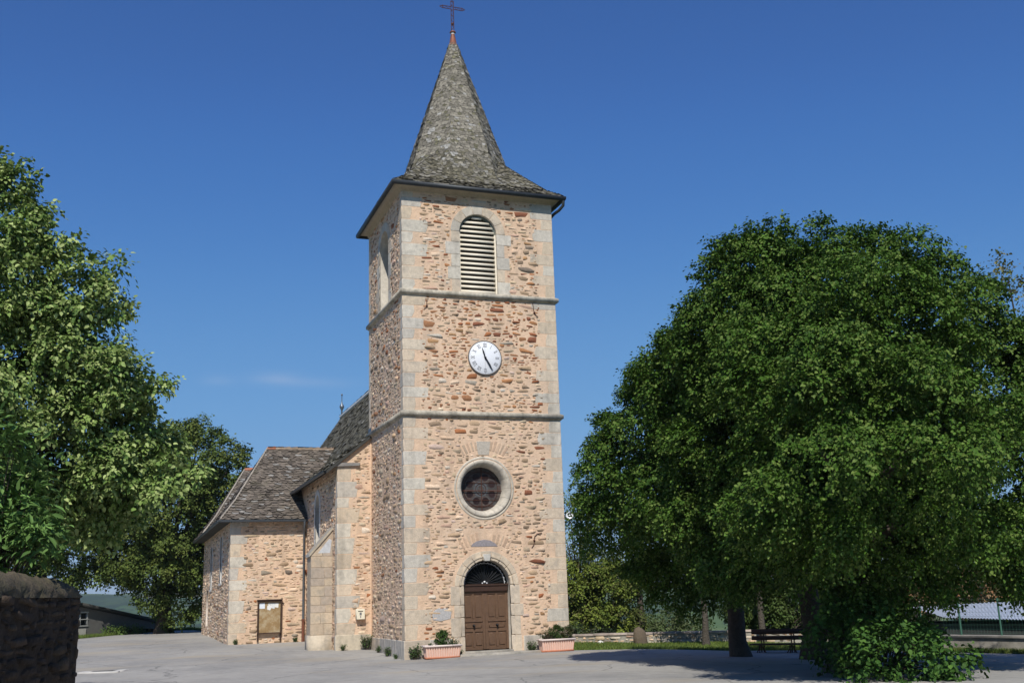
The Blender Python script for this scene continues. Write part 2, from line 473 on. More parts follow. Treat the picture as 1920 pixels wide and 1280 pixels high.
# ------------------------------------------------------------------ stone slates
def slates(mb, pts, w=.24, e=.15, tintf=None, lift=.022, seed=0, mat_i=0):
    """planar roof polygon (eave first, anticlockwise from outside) covered with overlapping slates"""
    rg = np.random.default_rng(seed)
    P = np.array(pts, float)
    N = np.cross(P[1]-P[0], P[2]-P[0]); N /= np.linalg.norm(N)
    if N[2] < 0: N = -N
    Sx = np.cross((0, 0, 1.0), N); Sx /= np.linalg.norm(Sx)
    T = np.cross(N, Sx)
    O = P[0]
    q = np.c_[(P - O) @ Sx, (P - O) @ T]
    tmin, tmax = q[:, 1].min(), q[:, 1].max()
    t = tmin - .03; row = 0
    VV = []; TT = []
    while t < tmax:
        tm = min(max(t + e * .5, tmin + 1e-3), tmax - 1e-3)
        xs = []
        for i in range(len(q)):
            a, b = q[i], q[(i+1) % len(q)]
            if (a[1] - tm) * (b[1] - tm) < 0: xs.append(a[0] + (tm - a[1]) / (b[1] - a[1]) * (b[0] - a[0]))
        if len(xs) >= 2:
            x0, x1 = min(xs), max(xs)
            x = x0 - rg.uniform(0, w * .7)
            while x < x1:
                ww = w * rg.uniform(.72, 1.3)
                a, b = max(x, x0 - .01), min(x + ww, x1 + .01)
                if b - a > .03:
                    h = e * rg.uniform(1.35, 1.6); d = rg.uniform(-.02, .015)
                    l = lift * rg.uniform(.5, 1.7); sk = rg.normal(0, .006)
                    g = .004
                    c1 = rg.uniform(.3, .75) * e
                    W_ = b - a
                    k1, k2 = rg.uniform(.24, .42, 2)
                    U_ = [a+g, a+g, a+W_*k1, b-W_*k2, b-g, b-g]
                    V_ = [t+h, t+c1+d, t+d+rg.uniform(0, .02), t+d+rg.uniform(0, .02), t+c1*rg.uniform(.7, 1.2)+d, t+h]
                    L_ = [.004, l*.8+sk, l+sk, l-sk, l*.8-sk, .004]
                    VV.append(O + np.outer(U_, Sx) + np.outer(V_, T) + np.outer(L_, N))
                    TT.append(tintf(rg, O + Sx * (a + b) / 2 + T * t))
                x += ww
        t += e; row += 1
    n = len(VV)
    mb.add(np.vstack(VV), np.arange(n * 6).reshape(n, 6), np.array(TT), mat_i)
    mb.poly(P - N * .004, None, 1)

def tint_spire(rg, p):
    if rg.random() < 1 - ss(17.5, 18.6, p[2]): return tint_moss(rg, p)
    b = rg.uniform(.65, 1.35)
    c = np.array((.215, .196, .155)) * b
    if rg.random() < .07: c = np.array((.34, .33, .30)) * rg.uniform(.8, 1.1)
    if rg.random() < .08: c = np.array((.15, .14, .085)) * rg.uniform(.7, 1.3)
    return c
def tint_moss(rg, p):
    if p[2] > 15 and rg.random() < .35: return np.array((.20, .185, .15)) * rg.uniform(.65, 1.3)
    c = np.array((.135, .122, .083)) * rg.uniform(.6, 1.4)
    if rg.random() < .06: c = np.array((.26, .25, .22)) * rg.uniform(.8, 1.1)
    return c
def tint_trans(rg, p):
    c = np.array((.15, .125, .10)) * rg.uniform(.55, 1.4)
    if rg.random() < .08: c = np.array((.28, .265, .24)) * rg.uniform(.8, 1.1)
    return c

# ------------------------------------------------------------------ terrain
def zg(x, y):
    x = np.asarray(x, float); y = np.asarray(y, float)
    z = .04 * ss(0, 2, x) * ss(-6, -1, y)
    z = z + (.17 * ss(0, 5, y) + .13 * ss(5, 12, y) + .1 * ss(12, 22, y)) * (1 - ss(-.5, 2, x))
    z = z - .10 * ss(7, 11, x) - .08 * ss(11, 16, x)
    e1 = (x - 8.4) * .507 + (y - 5.2) * .862
    e3 = (x - 16.0) * .95 + (y + 8) * .31
    eR = np.maximum(e1, e3); eL = np.maximum(y - 42, -(x + 60))
    k = ss(1, 9, x)
    E = eL * (1 - k) + eR * k
    z = z - 2.2 * ss(.5, 7, E) - 46 * ss(6, 420, E)
    far = 84 * ss(500, 2300, E) * (.62 + .38 * np.sin(x * .0031 + 1.3) * np.cos(y * .0023 + .4)) + 9 * ss(300, 900, E) * np.sin(x * .011 + y * .007) 
    return z + far

def build_ground():
    rad = list(np.arange(0, 62, 1.0)) + list(62 * (9000 / 62) ** (np.linspace(0, 1, 90)))
    na = 300
    th = np.arange(na) * 2 * np.pi / na
    P = [(0.0, 0.0)]
    for r in rad[1:]:
        P += [(r * math.cos(t), r * math.sin(t)) for t in th]
    P = np.array(P)
    V = np.c_[P, zg(P[:, 0], P[:, 1])]
    mb = MB()
    nr = len(rad) - 1
    tri = [(0, 1 + j, 1 + (j+1) % na) for j in range(na)]
    q = [(1 + i*na + j, 1 + (i+1)*na + j, 1 + (i+1)*na + (j+1) % na, 1 + i*na + (j+1) % na) for i in range(nr-1) for j in range(na)]
    mb.V.append(V); mb.n += len(V)
    mb.F.append((np.array(tri), np.ones((len(tri), 3)), 0)); mb.F.append((np.array(q), np.ones((len(q), 3)), 0))
    m = bpy.data.materials.new('meadow_and_fields'); m.use_nodes = True
    t = m.node_tree; N = t.nodes; L = t.links; b = N['Principled BSDF']; b.inputs['Roughness'].default_value = .95
    b.inputs['Specular IOR Level'].default_value = .1
    co = N.new('ShaderNodeTexCoord')
    vo = N.new('ShaderNodeTexVoronoi'); vo.inputs['Scale'].default_value = .0065
    L.new(co.outputs['Object'], vo.inputs['Vector'])
    sp = N.new('ShaderNodeSeparateColor'); L.new(vo.outputs['Color'], sp.inputs[0])
    rp = N.new('ShaderNodeValToRGB'); cr = rp.color_ramp; cr.interpolation = 'CONSTANT'
    cols = [(0, (.07, .115, .03)), (.25, (.045, .085, .025)), (.45, (.10, .14, .045)), (.62, (.035, .06, .022)), (.8, (.17, .15, .075)), (.92, (.06, .10, .03))]
    cr.elements[0].position = 0; cr.elements[0].color = (*cols[0][1], 1)
    cr.elements[1].position = cols[1][0]; cr.elements[1].color = (*cols[1][1], 1)
    for p, c in cols[2:]:
        e = cr.elements.new(p); e.color = (*c, 1)
    L.new(sp.outputs[0], rp.inputs[0])
    # woods and hedges
    nz = N.new('ShaderNodeTexNoise'); nz.inputs['Scale'].default_value = .011; nz.inputs['Detail'].default_value = 9; nz.inputs['Roughness'].default_value = .7
    L.new(co.outputs['Object'], nz.inputs['Vector'])
    r2 = N.new('ShaderNodeValToRGB'); r2.color_ramp.elements[0].position = .50; r2.color_ramp.elements[1].position = .54
    L.new(nz.outputs['Fac'], r2.inputs[0])
    mx = N.new('ShaderNodeMix'); mx.data_type = 'RGBA'; mx.inputs[7].default_value = (.018, .036, .014, 1)
    L.new(r2.outputs[0], mx.inputs[0]); L.new(rp.outputs[0], mx.inputs[6])
    # near lawn
    ln = N.new('ShaderNodeVectorMath'); ln.operation = 'LENGTH'; L.new(co.outputs['Object'], ln.inputs[0])
    mr = N.new('ShaderNodeMapRange'); mr.inputs[1].default_value = 70; mr.inputs[2].default_value = 160
    L.new(ln.outputs['Value'], mr.inputs[0])
    n3 = N.new('ShaderNodeTexNoise'); n3.inputs['Scale'].default_value = 1.3; n3.inputs['Detail'].default_value = 9
    L.new(co.outputs['Object'], n3.inputs['Vector'])
    r3 = N.new('ShaderNodeValToRGB'); r3.color_ramp.elements[0].position = .3; r3.color_ramp.elements[1].position = .7
    r3.color_ramp.elements[0].color = (.075, .125, .028, 1); r3.color_ramp.elements[1].color = (.14, .17, .05, 1)
    L.new(n3.outputs['Fac'], r3.inputs[0])
    m2 = N.new('ShaderNodeMix'); m2.data_type = 'RGBA'
    L.new(mr.outputs[0], m2.inputs[0]); L.new(r3.outputs[0], m2.inputs[6]); L.new(mx.outputs[2], m2.inputs[7])
    L.new(m2.outputs[2], b.inputs['Base Color'])
    o = mb.build('ground', m, smooth=True)
    tag(o, kind='structure')

EDGE_X = [-60, -30, -14, -11, -7.5, -5.5, -4.2, -2, 2, 5.7, 7.5, 9.84, 13, 15.2, 15.8, 17, 30]
EDGE_Y = [16, 20, 25.2, 27.5, 36.5, 39.6, 38, 14, 6, -.25, -1.35, -3.1, -5.4, -7.6, -9.2, -13, -40]
def build_road():
    xs = np.concatenate([np.arange(-60, -14, 1.0), np.arange(-14, 17, .2)])
    ye = np.interp(xs, EDGE_X, EDGE_Y)
    ye = ye + .12 * np.sin(xs * 1.7) + .07 * np.sin(xs * 4.1 + 1) 
    nv = 120
    f = np.linspace(0, 1, nv) 
    Y = -60 + (ye[:, None] + 60) * f[None]
    X = np.repeat(xs[:, None], nv, 1)
    Z = zg(X, Y) + .03
    V = np.stack([X, Y, Z], -1).reshape(-1, 3)
    n = len(xs)
    F = [(i*nv + j, (i+1)*nv + j, (i+1)*nv + j+1, i*nv + j+1) for i in range(n-1) for j in range(nv-1)]
    mb = MB(); mb.add(V, F)
    m = M['asphalt']
    # worn brownish grit and cracks
    t = m.node_tree; N = t.nodes; L = t.links; b = N['Principled BSDF']
    src = b.inputs['Base Color'].links[0].from_socket
    co = N.new('ShaderNodeTexCoord')
    mp = N.new('ShaderNodeMapping'); mp.inputs['Scale'].default_value = (.22, .5, 1); mp.inputs['Rotation'].default_value = (0, 0, .5)
    L.new(co.outputs['Object'], mp.inputs[0])
    nz = N.new('ShaderNodeTexNoise'); nz.inputs['Scale'].default_value = 1.0; nz.inputs['Detail'].default_value = 8
    L.new(mp.outputs[0], nz.inputs['Vector'])
    rp = N.new('ShaderNodeValToRGB'); rp.color_ramp.elements[0].position = .54; rp.color_ramp.elements[1].position = .74
    L.new(nz.outputs['Fac'], rp.inputs[0])
    mx = N.new('ShaderNodeMix'); mx.data_type = 'RGBA'; mx.inputs[7].default_value = (.38, .325, .24, 1)
    sc = N.new('ShaderNodeMath'); sc.operation = 'MULTIPLY'; sc.inputs[1].default_value = .75
    L.new(rp.outputs[0], sc.inputs[0]); L.new(sc.outputs[0], mx.inputs[0]); L.new(src, mx.inputs[6])
    vo = N.new('ShaderNodeTexVoronoi'); vo.feature = 'DISTANCE_TO_EDGE'; vo.inputs['Scale'].default_value = .22
    n4 = N.new('ShaderNodeTexNoise'); n4.inputs['Scale'].default_value = .9; n4.inputs['Detail'].default_value = 5
    L.new(co.outputs['Object'], n4.inputs['Vector'])
    ad = N.new('ShaderNodeMix'); ad.data_type = 'RGBA'; ad.blend_type = 'ADD'; ad.inputs[0].default_value = .9
    L.new(co.outputs['Object'], ad.inputs[6]); L.new(n4.outputs['Color'], ad.inputs[7])
    L.new(ad.outputs[2], vo.inputs['Vector'])
    cr = N.new('ShaderNodeMath'); cr.operation = 'LESS_THAN'; cr.inputs[1].default_value = .005
    L.new(vo.outputs['Distance'], cr.inputs[0])
    m2 = N.new('ShaderNodeMix'); m2.data_type = 'RGBA'; m2.inputs[7].default_value = (.10, .10, .095, 1)
    c5 = N.new('ShaderNodeMath'); c5.operation = 'MULTIPLY'; c5.inputs[1].default_value = .55
    L.new(cr.outputs[0], c5.inputs[0]); L.new(c5.outputs[0], m2.inputs[0]); L.new(mx.outputs[2], m2.inputs[6])
    L.new(m2.outputs[2], b.inputs['Base Color'])
    tag(mb.build('road', m, smooth=True), kind='structure')

build_ground()
build_road()

# ------------------------------------------------------------------ church
TW, TD = 5.8, 5.4
Z1, Z2, ZE = 8.2, 12.54, 16.42
church = thing('church', 'rubble stone church with square clock tower and pointed slate spire', 'church', (2.9, 2.7, 0))

FT = Fr((0, 0, 0), (1, 0, 0), (0, 0, 1), (0, -1, 0))                  # tower front
FL = Fr((0, TD, 0), (0, -1, 0), (0, 0, 1), (-1, 0, 0))                # tower left side, u = TD - y
FRt = Fr((TW, 0, 0), (0, 1, 0), (0, 0, 1), (1, 0, 0))
FB = Fr((TW, TD, 0), (-1, 0, 0), (0, 0, 1), (0, 1, 0))

BX, BR = 2.86, .71                                                     # belfry opening
belf = arch(BX, Z2 + .03, 14.86, BR)
LX = TD - 2.75
belfL = arch(LX, Z2 + .03, 14.86, BR)
DX, DR = 2.86, .83
doorh = arch(DX, .2, 2.31, DR)
RX, RZ, RR = 2.85, 5.58, .92
roundh = [(RX + RR*math.cos(t), RZ + RR*math.sin(t)) for t in np.linspace(0, 2*math.pi, 33)[:-1]]
CX, CZ, CR_ = 2.99, 10.18, .60

tw = MB()
sheet(tw, FT, [(0, -.3), (TW, -.3), (TW, ZE), (0, ZE)], [belf, doorh, roundh])
sheet(tw, FL, [(0, -.3), (TD, -.3), (TD, ZE), (0, ZE)], [belfL])
sheet(tw, FRt, [(0, -.6), (TD, -.6), (TD, ZE), (0, ZE)])
sheet(tw, FB, [(0, -.3), (TW, -.3), (TW, ZE), (0, ZE)])

def pal_front(u, v):
    if v > Z2: return (5.0 if v < 14.0 else 1.8, 5.5, .5, .8, 1.0)
    if v > Z1: return (8.5 if v > 9.3 else 2.2, 4.2, .6, .7, .6)
    return (.9, 7.2, 1.6, .9, .9)
def pal_left(u, v):
    return (1.6, 5, 1.0, .0, 2.6) if v > Z1 else (.5, 5, 1.6, .0, 3.4)

def block_front(U, V):
    b = (U < .62) | (U > TW - .62) | (V < .62)
    b |= (np.abs(V - (Z1 - .08)) < .12) | (np.abs(V - (Z2 - .08)) < .12) | (V > 16.3)
    d = np.hypot(U - BX, np.maximum(V - 14.86, 0)); b |= (d < 1.08) & (V > Z2)
    d = np.hypot(U - DX, np.maximum(V - 2.31, 0)); b |= (d < 1.22) & (V < 4)
    b |= np.hypot(U - RX, V - RZ) < 1.09
    b |= np.hypot(U - CX, V - CZ) < .63
    b |= (np.abs(U - 2.85) < .8) & (V > 6.75) & (V < 7.3)
    b |= (np.abs(U - 2.85) < .75) & (V > 3.55) & (V < 4.2)
    return b
rubble(tw, FT, TW, ZE, block_front, pal_front, dens=.5)
def block_left(U, V):
    b = (U < .3) | (U > TD - .34) | (V < .62)
    b |= (np.abs(V - (Z1 - .08)) < .12) | (np.abs(V - (Z2 - .08)) < .12) | (V > 16.3)
    d = np.hypot(U - LX, np.maximum(V - 14.86, 0)); b |= (d < 1.0) & (V > Z2)
    b |= (U < .45) & (V < 8)
    return b
rubble(tw, FL, TD, ZE, block_left, pal_left, prot=(.004, .018), dens=.4, cover=.62)
rubble(tw, FRt, TD, ZE, lambda U, V: (U < .34) | (V > 16.3) | (V < .1), pal_left, prot=(.01, .03), dens=.35)
# relieving arches of thin stones over the round window and the door
for (zc, zr, n) in ((RZ, 1.42, 13), (2.31, 1.52, 13)):
    for i in range(n):
        t = R(58 + 64 * i / (n - 1))
        if abs(i - 6) < 2: continue
        c, s_ = math.cos(t), math.sin(t)
        L0, L1, hw = zr - .10, zr + .26 * rng.uniform(.7, 1.1), rng.uniform(.025, .045)
        P = [(2.85 + L0*c + hw*s_, zc + L0*s_ - hw*c), (2.85 + L1*c + hw*1.3*s_, zc + L1*s_ - hw*1.3*c), (2.85 + L1*c - hw*1.3*s_, zc + L1*s_ + hw*1.3*c), (2.85 + L0*c - hw*s_, zc + L0*s_ + hw*c)]
        tw.prism(FT, P, -.02, .012, np.array(MORT[rng.integers(5)]) * rng.uniform(.78, 1.0), 1, bev=.008)
tw.prism(FT, [(2.32, 3.60), (3.28, 3.60), (3.2, 3.70), (3.02, 3.80), (2.8, 3.83), (2.55, 3.79), (2.38, 3.70)], -.02, .014, (.27, .245, .25), 1, bev=.01)
tw.prism(FT, [(2.65, 6.72), (3.05, 6.72), (3.12, 7.2), (2.6, 7.2)], -.02, .014, (.45, .40, .33), 1, bev=.01)
tw.prism(FT, [(.94, 1.24), (1.2, 1.18), (1.56, 1.26), (1.6, 1.5), (1.46, 1.60), (1.12, 1.62), (.92, 1.48)], -.02, .014, (.42, .405, .39), 1, bev=.015)
tower_wall = tw.build('tower_wall', [M['mortar'], M['stone']], church)

for k in range(3):
    cs = MB()
    for z0, z1 in ((.62, Z1 - .16), (Z1, Z2 - .16), (Z2, 16.22)):
        if k == 0: quoins(cs, FT, FL, z0, z1, (.42, .86), (.26, .40), uA=0.0, sgnA=1, uB=TD, sgnB=-1)
        if k == 1: quoins(cs, FT, FRt, z0, z1, (.42, .86), (.4, .7), uA=TW, sgnA=-1, uB=0, sgnB=1)
        if k == 2: quoins(cs, FL, None, z0, z1, (.22, .34), uA=0.0, sgnA=1)
    cs.build('corner_stonework', M['block'], church)

for parts in (((FT, -.05, 1.62), (FL, 0.5, TD + .05)), ((FT, 4.12, TW + .05), (FRt, -.05, TD))):
  pm = MB()
  for fr, a, b in parts:
    u = a
    while u < b - .05:
        L = min(rng.uniform(.5, .9), b - u)
        if b - u - L < .25: L = b - u
        pm.prism(fr, [(u + .004, -.3), (u + L - .004, -.3), (u + L - .004, .62), (u + .004, .62)], -.02, .05, blk() * (.86, .86, .88), bev=.015)
        u += L
  pm.build('plinth', M['block'], church)

for z in (Z1, Z2):
    c = MB()
    c.sweep(0, 0, TW, TD, [(-.01, z - .20), (.035, z - .19), (.05, z - .15), (.10, z - .14), (.105, z - .02), (.09, z), (-.01, z + .05)])
    c.build('string_course', M['course'], church)
c = MB()
c.sweep(0, 0, TW, TD, [(-.01, 16.22), (.03, 16.22), (.05, 16.30), (.10, 16.33), (.12, 16.37), (.30, 16.39), (.31, 16.43), (-.1, 16.44)])
c.build('eaves_cornice', mat('cornice', (.44, .37, .27), .9, var=.2, vscale=4, bump=.3), church)
g = MB()
g.sweep(0, 0, TW, TD, [(.31, 16.44), (.315, 16.36), (.34, 16.31), (.38, 16.29), (.42, 16.31), (.445, 16.36), (.45, 16.45), (.435, 16.455), (.43, 16.40), (.33, 16.40)])
g.tube([(6.16, -.36, 16.32), (6.15, -.34, 16.12), (6.05, -.16, 15.98), (5.93, .05, 15.90), (5.90, .4, 15.84), (5.90, 1.0, 15.7), (5.90, 1.2, 15.4), (5.90, 1.2, .1)], .06)
g.build('gutter', M['gutter'], church)

# spire: octagon broached on a square skirt
sp = MB()
ax, ay = TW/2, TD/2
def octv(z, a):
    c = a * math.tan(math.pi/8)
    return [(ax + sx, ay + sy, z) for sx, sy in ((-c, -a), (c, -a), (a, -c), (a, c), (c, a), (-c, a), (-a, c), (-a, -c))]
za, zb, zt = 17.2, 19.2, 23.84
o0, o1, o2 = octv(za, 2.224), octv(zb, 1.604), octv(zt, .165)
for i in range(8):
    j = (i + 1) % 8
    slates(sp, [o0[i], o0[j], o1[j], o1[i]], .155, .105, tint_spire, .022, 100 + i)
    slates(sp, [o1[i], o1[j], o2[j], o2[i]], .15, .10, tint_spire, .022, 120 + i)
hx, hy = TW/2 + .40, TD/2 + .40
E0 = [(ax - hx, ay - hy), (ax + hx, ay - hy), (ax + hx, ay + hy), (ax - hx, ay + hy)]
m_in, zm = .55, 16.86
E1 = [(ax + sx*(hx - m_in), ay + sy*(hy - m_in)) for sx, sy in ((-1, -1), (1, -1), (1, 1), (-1, 1))]
for i in range(4):
    j = (i + 1) % 4
    slates(sp, [(*E0[i], 16.46), (*E0[j], 16.46), (*E1[j], zm), (*E1[i], zm)], .18, .115, tint_moss, .026, 140 + i)
    tp = [(ax + sx*1.08, ay + sy*1.08) for sx, sy in ((-1, -1), (1, -1), (1, 1), (-1, 1))]
    slates(sp, [(*E1[i], zm), (*E1[j], zm), (*tp[j], 18.62), (*tp[i], 18.62)], .175, .115, tint_moss, .026, 150 + i)
spire = sp.build('spire_roof', [M['slate'], M['slate_under']], church)
cp = MB()
cp.lathe((ax, ay, 0), (0, 0, 1), [(.20, 23.80), (.205, 23.83), (.165, 23.86), (.075, 24.36), (.06, 24.40)], 20)
cp.lathe((ax, ay, 0), (0, 0, 1), [(.09, 24.40), (.13, 24.42), (.12, 24.46), (.0, 24.48)], 16)
cp.build('copper_cap', M['copper'], spire, smooth=False)
lc = MB(); lc.lathe((ax, ay, 0), (0, 0, 1), [(.078, 24.33), (.085, 24.35), (.08, 24.405), (.0, 24.41)], 16)
lc.build('lead_collar', M['lead'], spire)
# openwork iron cross: two rails per arm with lattice and pointed ends
cr = MB()
def bar(a, b, r=.013): cr.tube([a, b], r, 6)
zc0, zc1, zx = 24.45, 25.98, 25.55
for s_ in (-.055, .055):
    bar((ax + s_, ay, zc0), (ax + s_, ay, zc1 - .14), .014)
    for q in (-1, 1):
        bar((ax + q*.06, ay, zx + s_), (ax + q*.42, ay, zx + s_), .014)
for q in (-1, 1):
    bar((ax + q*.42, ay, zx - .055), (ax + q*.54, ay, zx), .014); bar((ax + q*.42, ay, zx + .055), (ax + q*.54, ay, zx), .014)
    bar((ax + q*.42, ay, zx - .075), (ax + q*.42, ay, zx + .075), .013)
    for k in range(4):
        x = q * (.1 + k * .08)
        bar((ax + x, ay, zx - .055 if k % 2 else zx + .055), (ax + x + q*.08, ay, zx + .055 if k % 2 else zx - .055), .009)
    bar((ax + q*.055, ay, zc1 - .14), (ax, ay, zc1), .014)
bar((ax - .075, ay, zc1 - .14), (ax + .075, ay, zc1 - .14), .013)
k = 0; z = zc0
while z < zc1 - .2:
    q = 1 if k % 2 else -1
    bar((ax - q*.055, ay, z), (ax + q*.055, ay, z + .11), .009); z += .11; k += 1
for zz in (zc0 + .3, zc0 + .75, zx - .1, zx + .1): bar((ax - .06, ay, zz), (ax + .06, ay, zz), .012)
cr.lathe((ax, ay, zc0 + .38), (0, -1, 0), [(.0, -.02), (.05, -.02), (.05, .02), (0, .02)], 12)
cr.build('iron_cross', M['iron'], church)

# belfry windows
def belfry(fr, uc, name_parent, depth=.5, back=0.0):
    o = MB()
    loop = arch(uc, Z2 + .03, 14.86, BR)
    reveal(o, fr, loop, depth, (.48, .44, .37))
    z = Z2 + .03; k = 0
    while z < 14.8:
        h = min(.47, 14.86 - z)
        for sg in (-1, 1):
            L = (.30, .52)[(k + (sg > 0)) % 2] * rng.uniform(.85, 1.15)
            a, b = sorted((uc + sg*BR, uc + sg*(BR + L)))
            o.prism(fr, [(a, z+.005), (b, z+.005), (b, z+h-.005), (a, z+h-.005)], -.02, .014, blk(), bev=.008)
        z += h; k += 1
    for i in range(7):
        t0, t1 = math.pi * i / 7 + .006, math.pi * (i+1) / 7 - .006
        o.prism(fr, ring_seg(uc, 14.86, BR, BR + .33, t0, t1), -.02, .014, blk() * .97, bev=.008)
    win = o.build('belfry_window', M['block'], church)
    b = MB()
    b.poly(fr.pts(arch(uc, Z2 + .03, 14.86, BR), -depth + .02))
    b.build('dark_backing', mat('louvre_gap_shade', (.03, .022, .017), .95, var=.2), win)  # shade and brown bounce of the louvre gaps put into this sheet's colour
    lv = MB()
    n = 17
    for i in range(n):
        zc = Z2 + .10 + i * (2.98 / n)
        top = zc + .06
        hw = BR - .045
        if top > 14.86: hw = math.sqrt(max(0, (BR - .04)**2 - (top - 14.86)**2))
        if hw < .15: continue
        # sloping board: outer edge low and forward
        for n0, n1, z0, z1 in ((-.10 - back, -.27 - back, zc - .045, zc + .06),):
            P = [fr.pts([(uc - hw, z0)], n0)[0], fr.pts([(uc + hw, z0)], n0)[0], fr.pts([(uc + hw, z1)], n1)[0], fr.pts([(uc - hw, z1)], n1)[0]]
            Q = [p + fr.V * .082 for p in P]
            lv.add(np.array(P + Q), [(0, 3, 2, 1), (4, 5, 6, 7), (0, 1, 5, 4), (1, 2, 6, 5), (2, 3, 7, 6), (3, 0, 4, 7)])
    lv.build('louvre_boards', M['cream'], win)
    f = MB()
    f.prism(fr, [(uc - BR + .001, Z2 + .04), (uc - BR + .05, Z2 + .04), (uc - BR + .05, 14.86), (uc - BR + .001, 14.86)], -.3 - back, -.09 - back, mat=0)
    f.prism(fr, [(uc + BR - .05, Z2 + .04), (uc + BR - .001, Z2 + .04), (uc + BR - .001, 14.86), (uc + BR - .05, 14.86)], -.3 - back, -.09 - back, mat=0)
    f.prism(fr, [(uc - BR + .001, Z2 + .035), (uc + BR - .001, Z2 + .035), (uc + BR - .001, Z2 + .075), (uc - BR + .001, Z2 + .075)], -.3 - back, -.085 - back)
    f.build('louvre_frame', M['cream'], win)
    a = MB()
    for i in range(12):
        a.prism(fr, ring_seg(uc, 14.86, BR - .07, BR - .002, math.pi*i/12, math.pi*(i+1)/12, 3), -.3 - back, -.12 - back)
    a.build('arched_frame', mat('green_grey_paint', (.13, .15, .13), .7), win)
belfry(FT, BX, church)
belfry(FL, LX, church, .85, .34)

# round window
o = MB()
k = 48
th = np.linspace(0, 2*math.pi, k + 1)[:-1]
prof = [(1.09, -.01), (1.085, .008), (1.015, .010), (1.005, -.015), (.992, -.015), (.985, .035), (.93, .04), (.86, .015), (.80, -.10), (.76, -.30), (.755, -.42)]
for i in range(16):
    t0, t1 = 2*math.pi*i/16 + .004, 2*math.pi*(i+1)/16 - .004
    tt = np.linspace(t0, t1, 5); c = (np.array((.56, .50, .405)) * rng.uniform(.92, 1.06))
    V = np.vstack([FT.pts(np.c_[RX + r*np.cos(tt), RZ + r*np.sin(tt)], n) for r, n in prof])
    o.add(V, [(a*5 + j, a*5 + j+1, (a+1)*5 + j+1, (a+1)*5 + j) for a in range(len(prof)-1) for j in range(4)], c)
rw = o.build('round_window', M['block'], church)
o = MB()
def disc(mb, r0, r1, t0, t1, n, tint, kk=6):
    mb.poly(FT.pts(ring_seg(RX, RZ, r0, r1, t0, t1, kk), n), tint)
gl = [(.072, .058, .053), (.078, .056, .05), (.062, .055, .053), (.09, .074, .067), (.078, .072, .07)]
for ri, (r0, r1, n) in enumerate(((0.001, .12, 8), (.12, .27, 12), (.27, .62, 24), (.62, .77, 36))):
    for i in range(n):
        c = np.array(gl[(i * 3 + ri * 2) % 5]) * rng.uniform(.85, 1.15)
        if ri == 1: c = np.array((.095, .10, .105)) * rng.uniform(.8, 1.2)
        disc(o, r0 + .003, r1 - .003, 2*math.pi*i/n + .006, 2*math.pi*(i+1)/n - .006, -.40, c, 4)
for i in range(8):
    t0 = 2*math.pi*i/8 + math.pi/8
    cx_, cz_ = RX + .44*math.cos(t0), RZ + .44*math.sin(t0)
    o.poly(FT.pts([(cx_ + .125*math.cos(t), cz_ + .125*math.sin(t)) for t in np.linspace(0, 2*math.pi, 15)[:-1]], -.397), np.array((.028, .017, .017)) * rng.uniform(.8, 1.4))
o.poly(FT.pts([(RX + .76*math.cos(t), RZ + .76*math.sin(t)) for t in th], -.405), (.07, .06, .06))
o.build('stained_glass', M['stained'], rw)
o = MB()
o.tube([FT.pts([(RX - .77, RZ - .06)], -.34)[0], FT.pts([(RX + .77, RZ - .06)], -.34)[0]], .016, 6)
o.tube([FT.pts([(RX + .02, RZ - .77)], -.36)[0], FT.pts([(RX + .02, RZ + .77)], -.36)[0]], .014, 6)
for z in (-.58, -.38, .22, .40, .58): 
    q = math.sqrt(.77**2 - z*z); o.tube([FT.pts([(RX - q, RZ + z)], -.38)[0], FT.pts([(RX + q, RZ + z)], -.38)[0]], .008, 6)
for q_ in (.19, .62):
    o.tube([FT.pts([(RX + q_*math.cos(t), RZ + q_*math.sin(t))], -.385)[0] for t in np.linspace(0, 2*math.pi, 40)], .008, 6)
o.build('glazing_bars', M['iron'], rw)

# door surround, fanlight and door
o = MB()
reveal(o, FT, doorh, .42, (.50, .45, .37))
for sg in (-1, 1):
    z = .04; k = 0
    for h in (.62, .62, .40, .63):
        L = (.34, .46)[(k + (sg > 0)) % 2] if z > .5 else .36
        a, b = sorted((DX + sg*(DR + .12), DX + sg*(DR + L)))
        c = np.array((.57, .48, .37)) * rng.uniform(.88, 1.08)
        o.prism(FT, [(a, z+.004), (b, z+.004), (b, z+h-.004), (a, z+h-.004)], -.02, .016, c, bev=.008)
        a, b = sorted((DX + sg*DR, DX + sg*(DR + .12)))
        o.prism(FT, [(a, z+.004), (b, z+.004), (b, z+h-.004), (a, z+h-.004)], -.06, .045 if z > .1 else .075, c * .98, bev=.02)
        z += h; k += 1
for i in range(9):
    t0, t1 = math.pi*i/9 + .005, math.pi*(i+1)/9 - .005
    c = np.array((.60, .50, .375)) * rng.uniform(.88, 1.06)
    o.prism(FT, ring_seg(DX, 2.31, DR + .13, DR + .31, t0, t1), -.02, .016, c, bev=.008)
    o.prism(FT, ring_seg(DX, 2.31, DR, DR + .10, t0, t1), -.06, .05, c, bev=.02)
    o.prism(FT, ring_seg(DX, 2.31, DR + .10, DR + .145, t0, t1), -.06, .075, c * .9, bev=.01)
o.prism(FT, [(DX - .10, 3.11), (DX + .10, 3.11), (DX + .13, 3.34), (DX - .13, 3.34)], -.04, .10, (.50, .48, .43), bev=.012)
o.build('door_surround', M['block'], church)

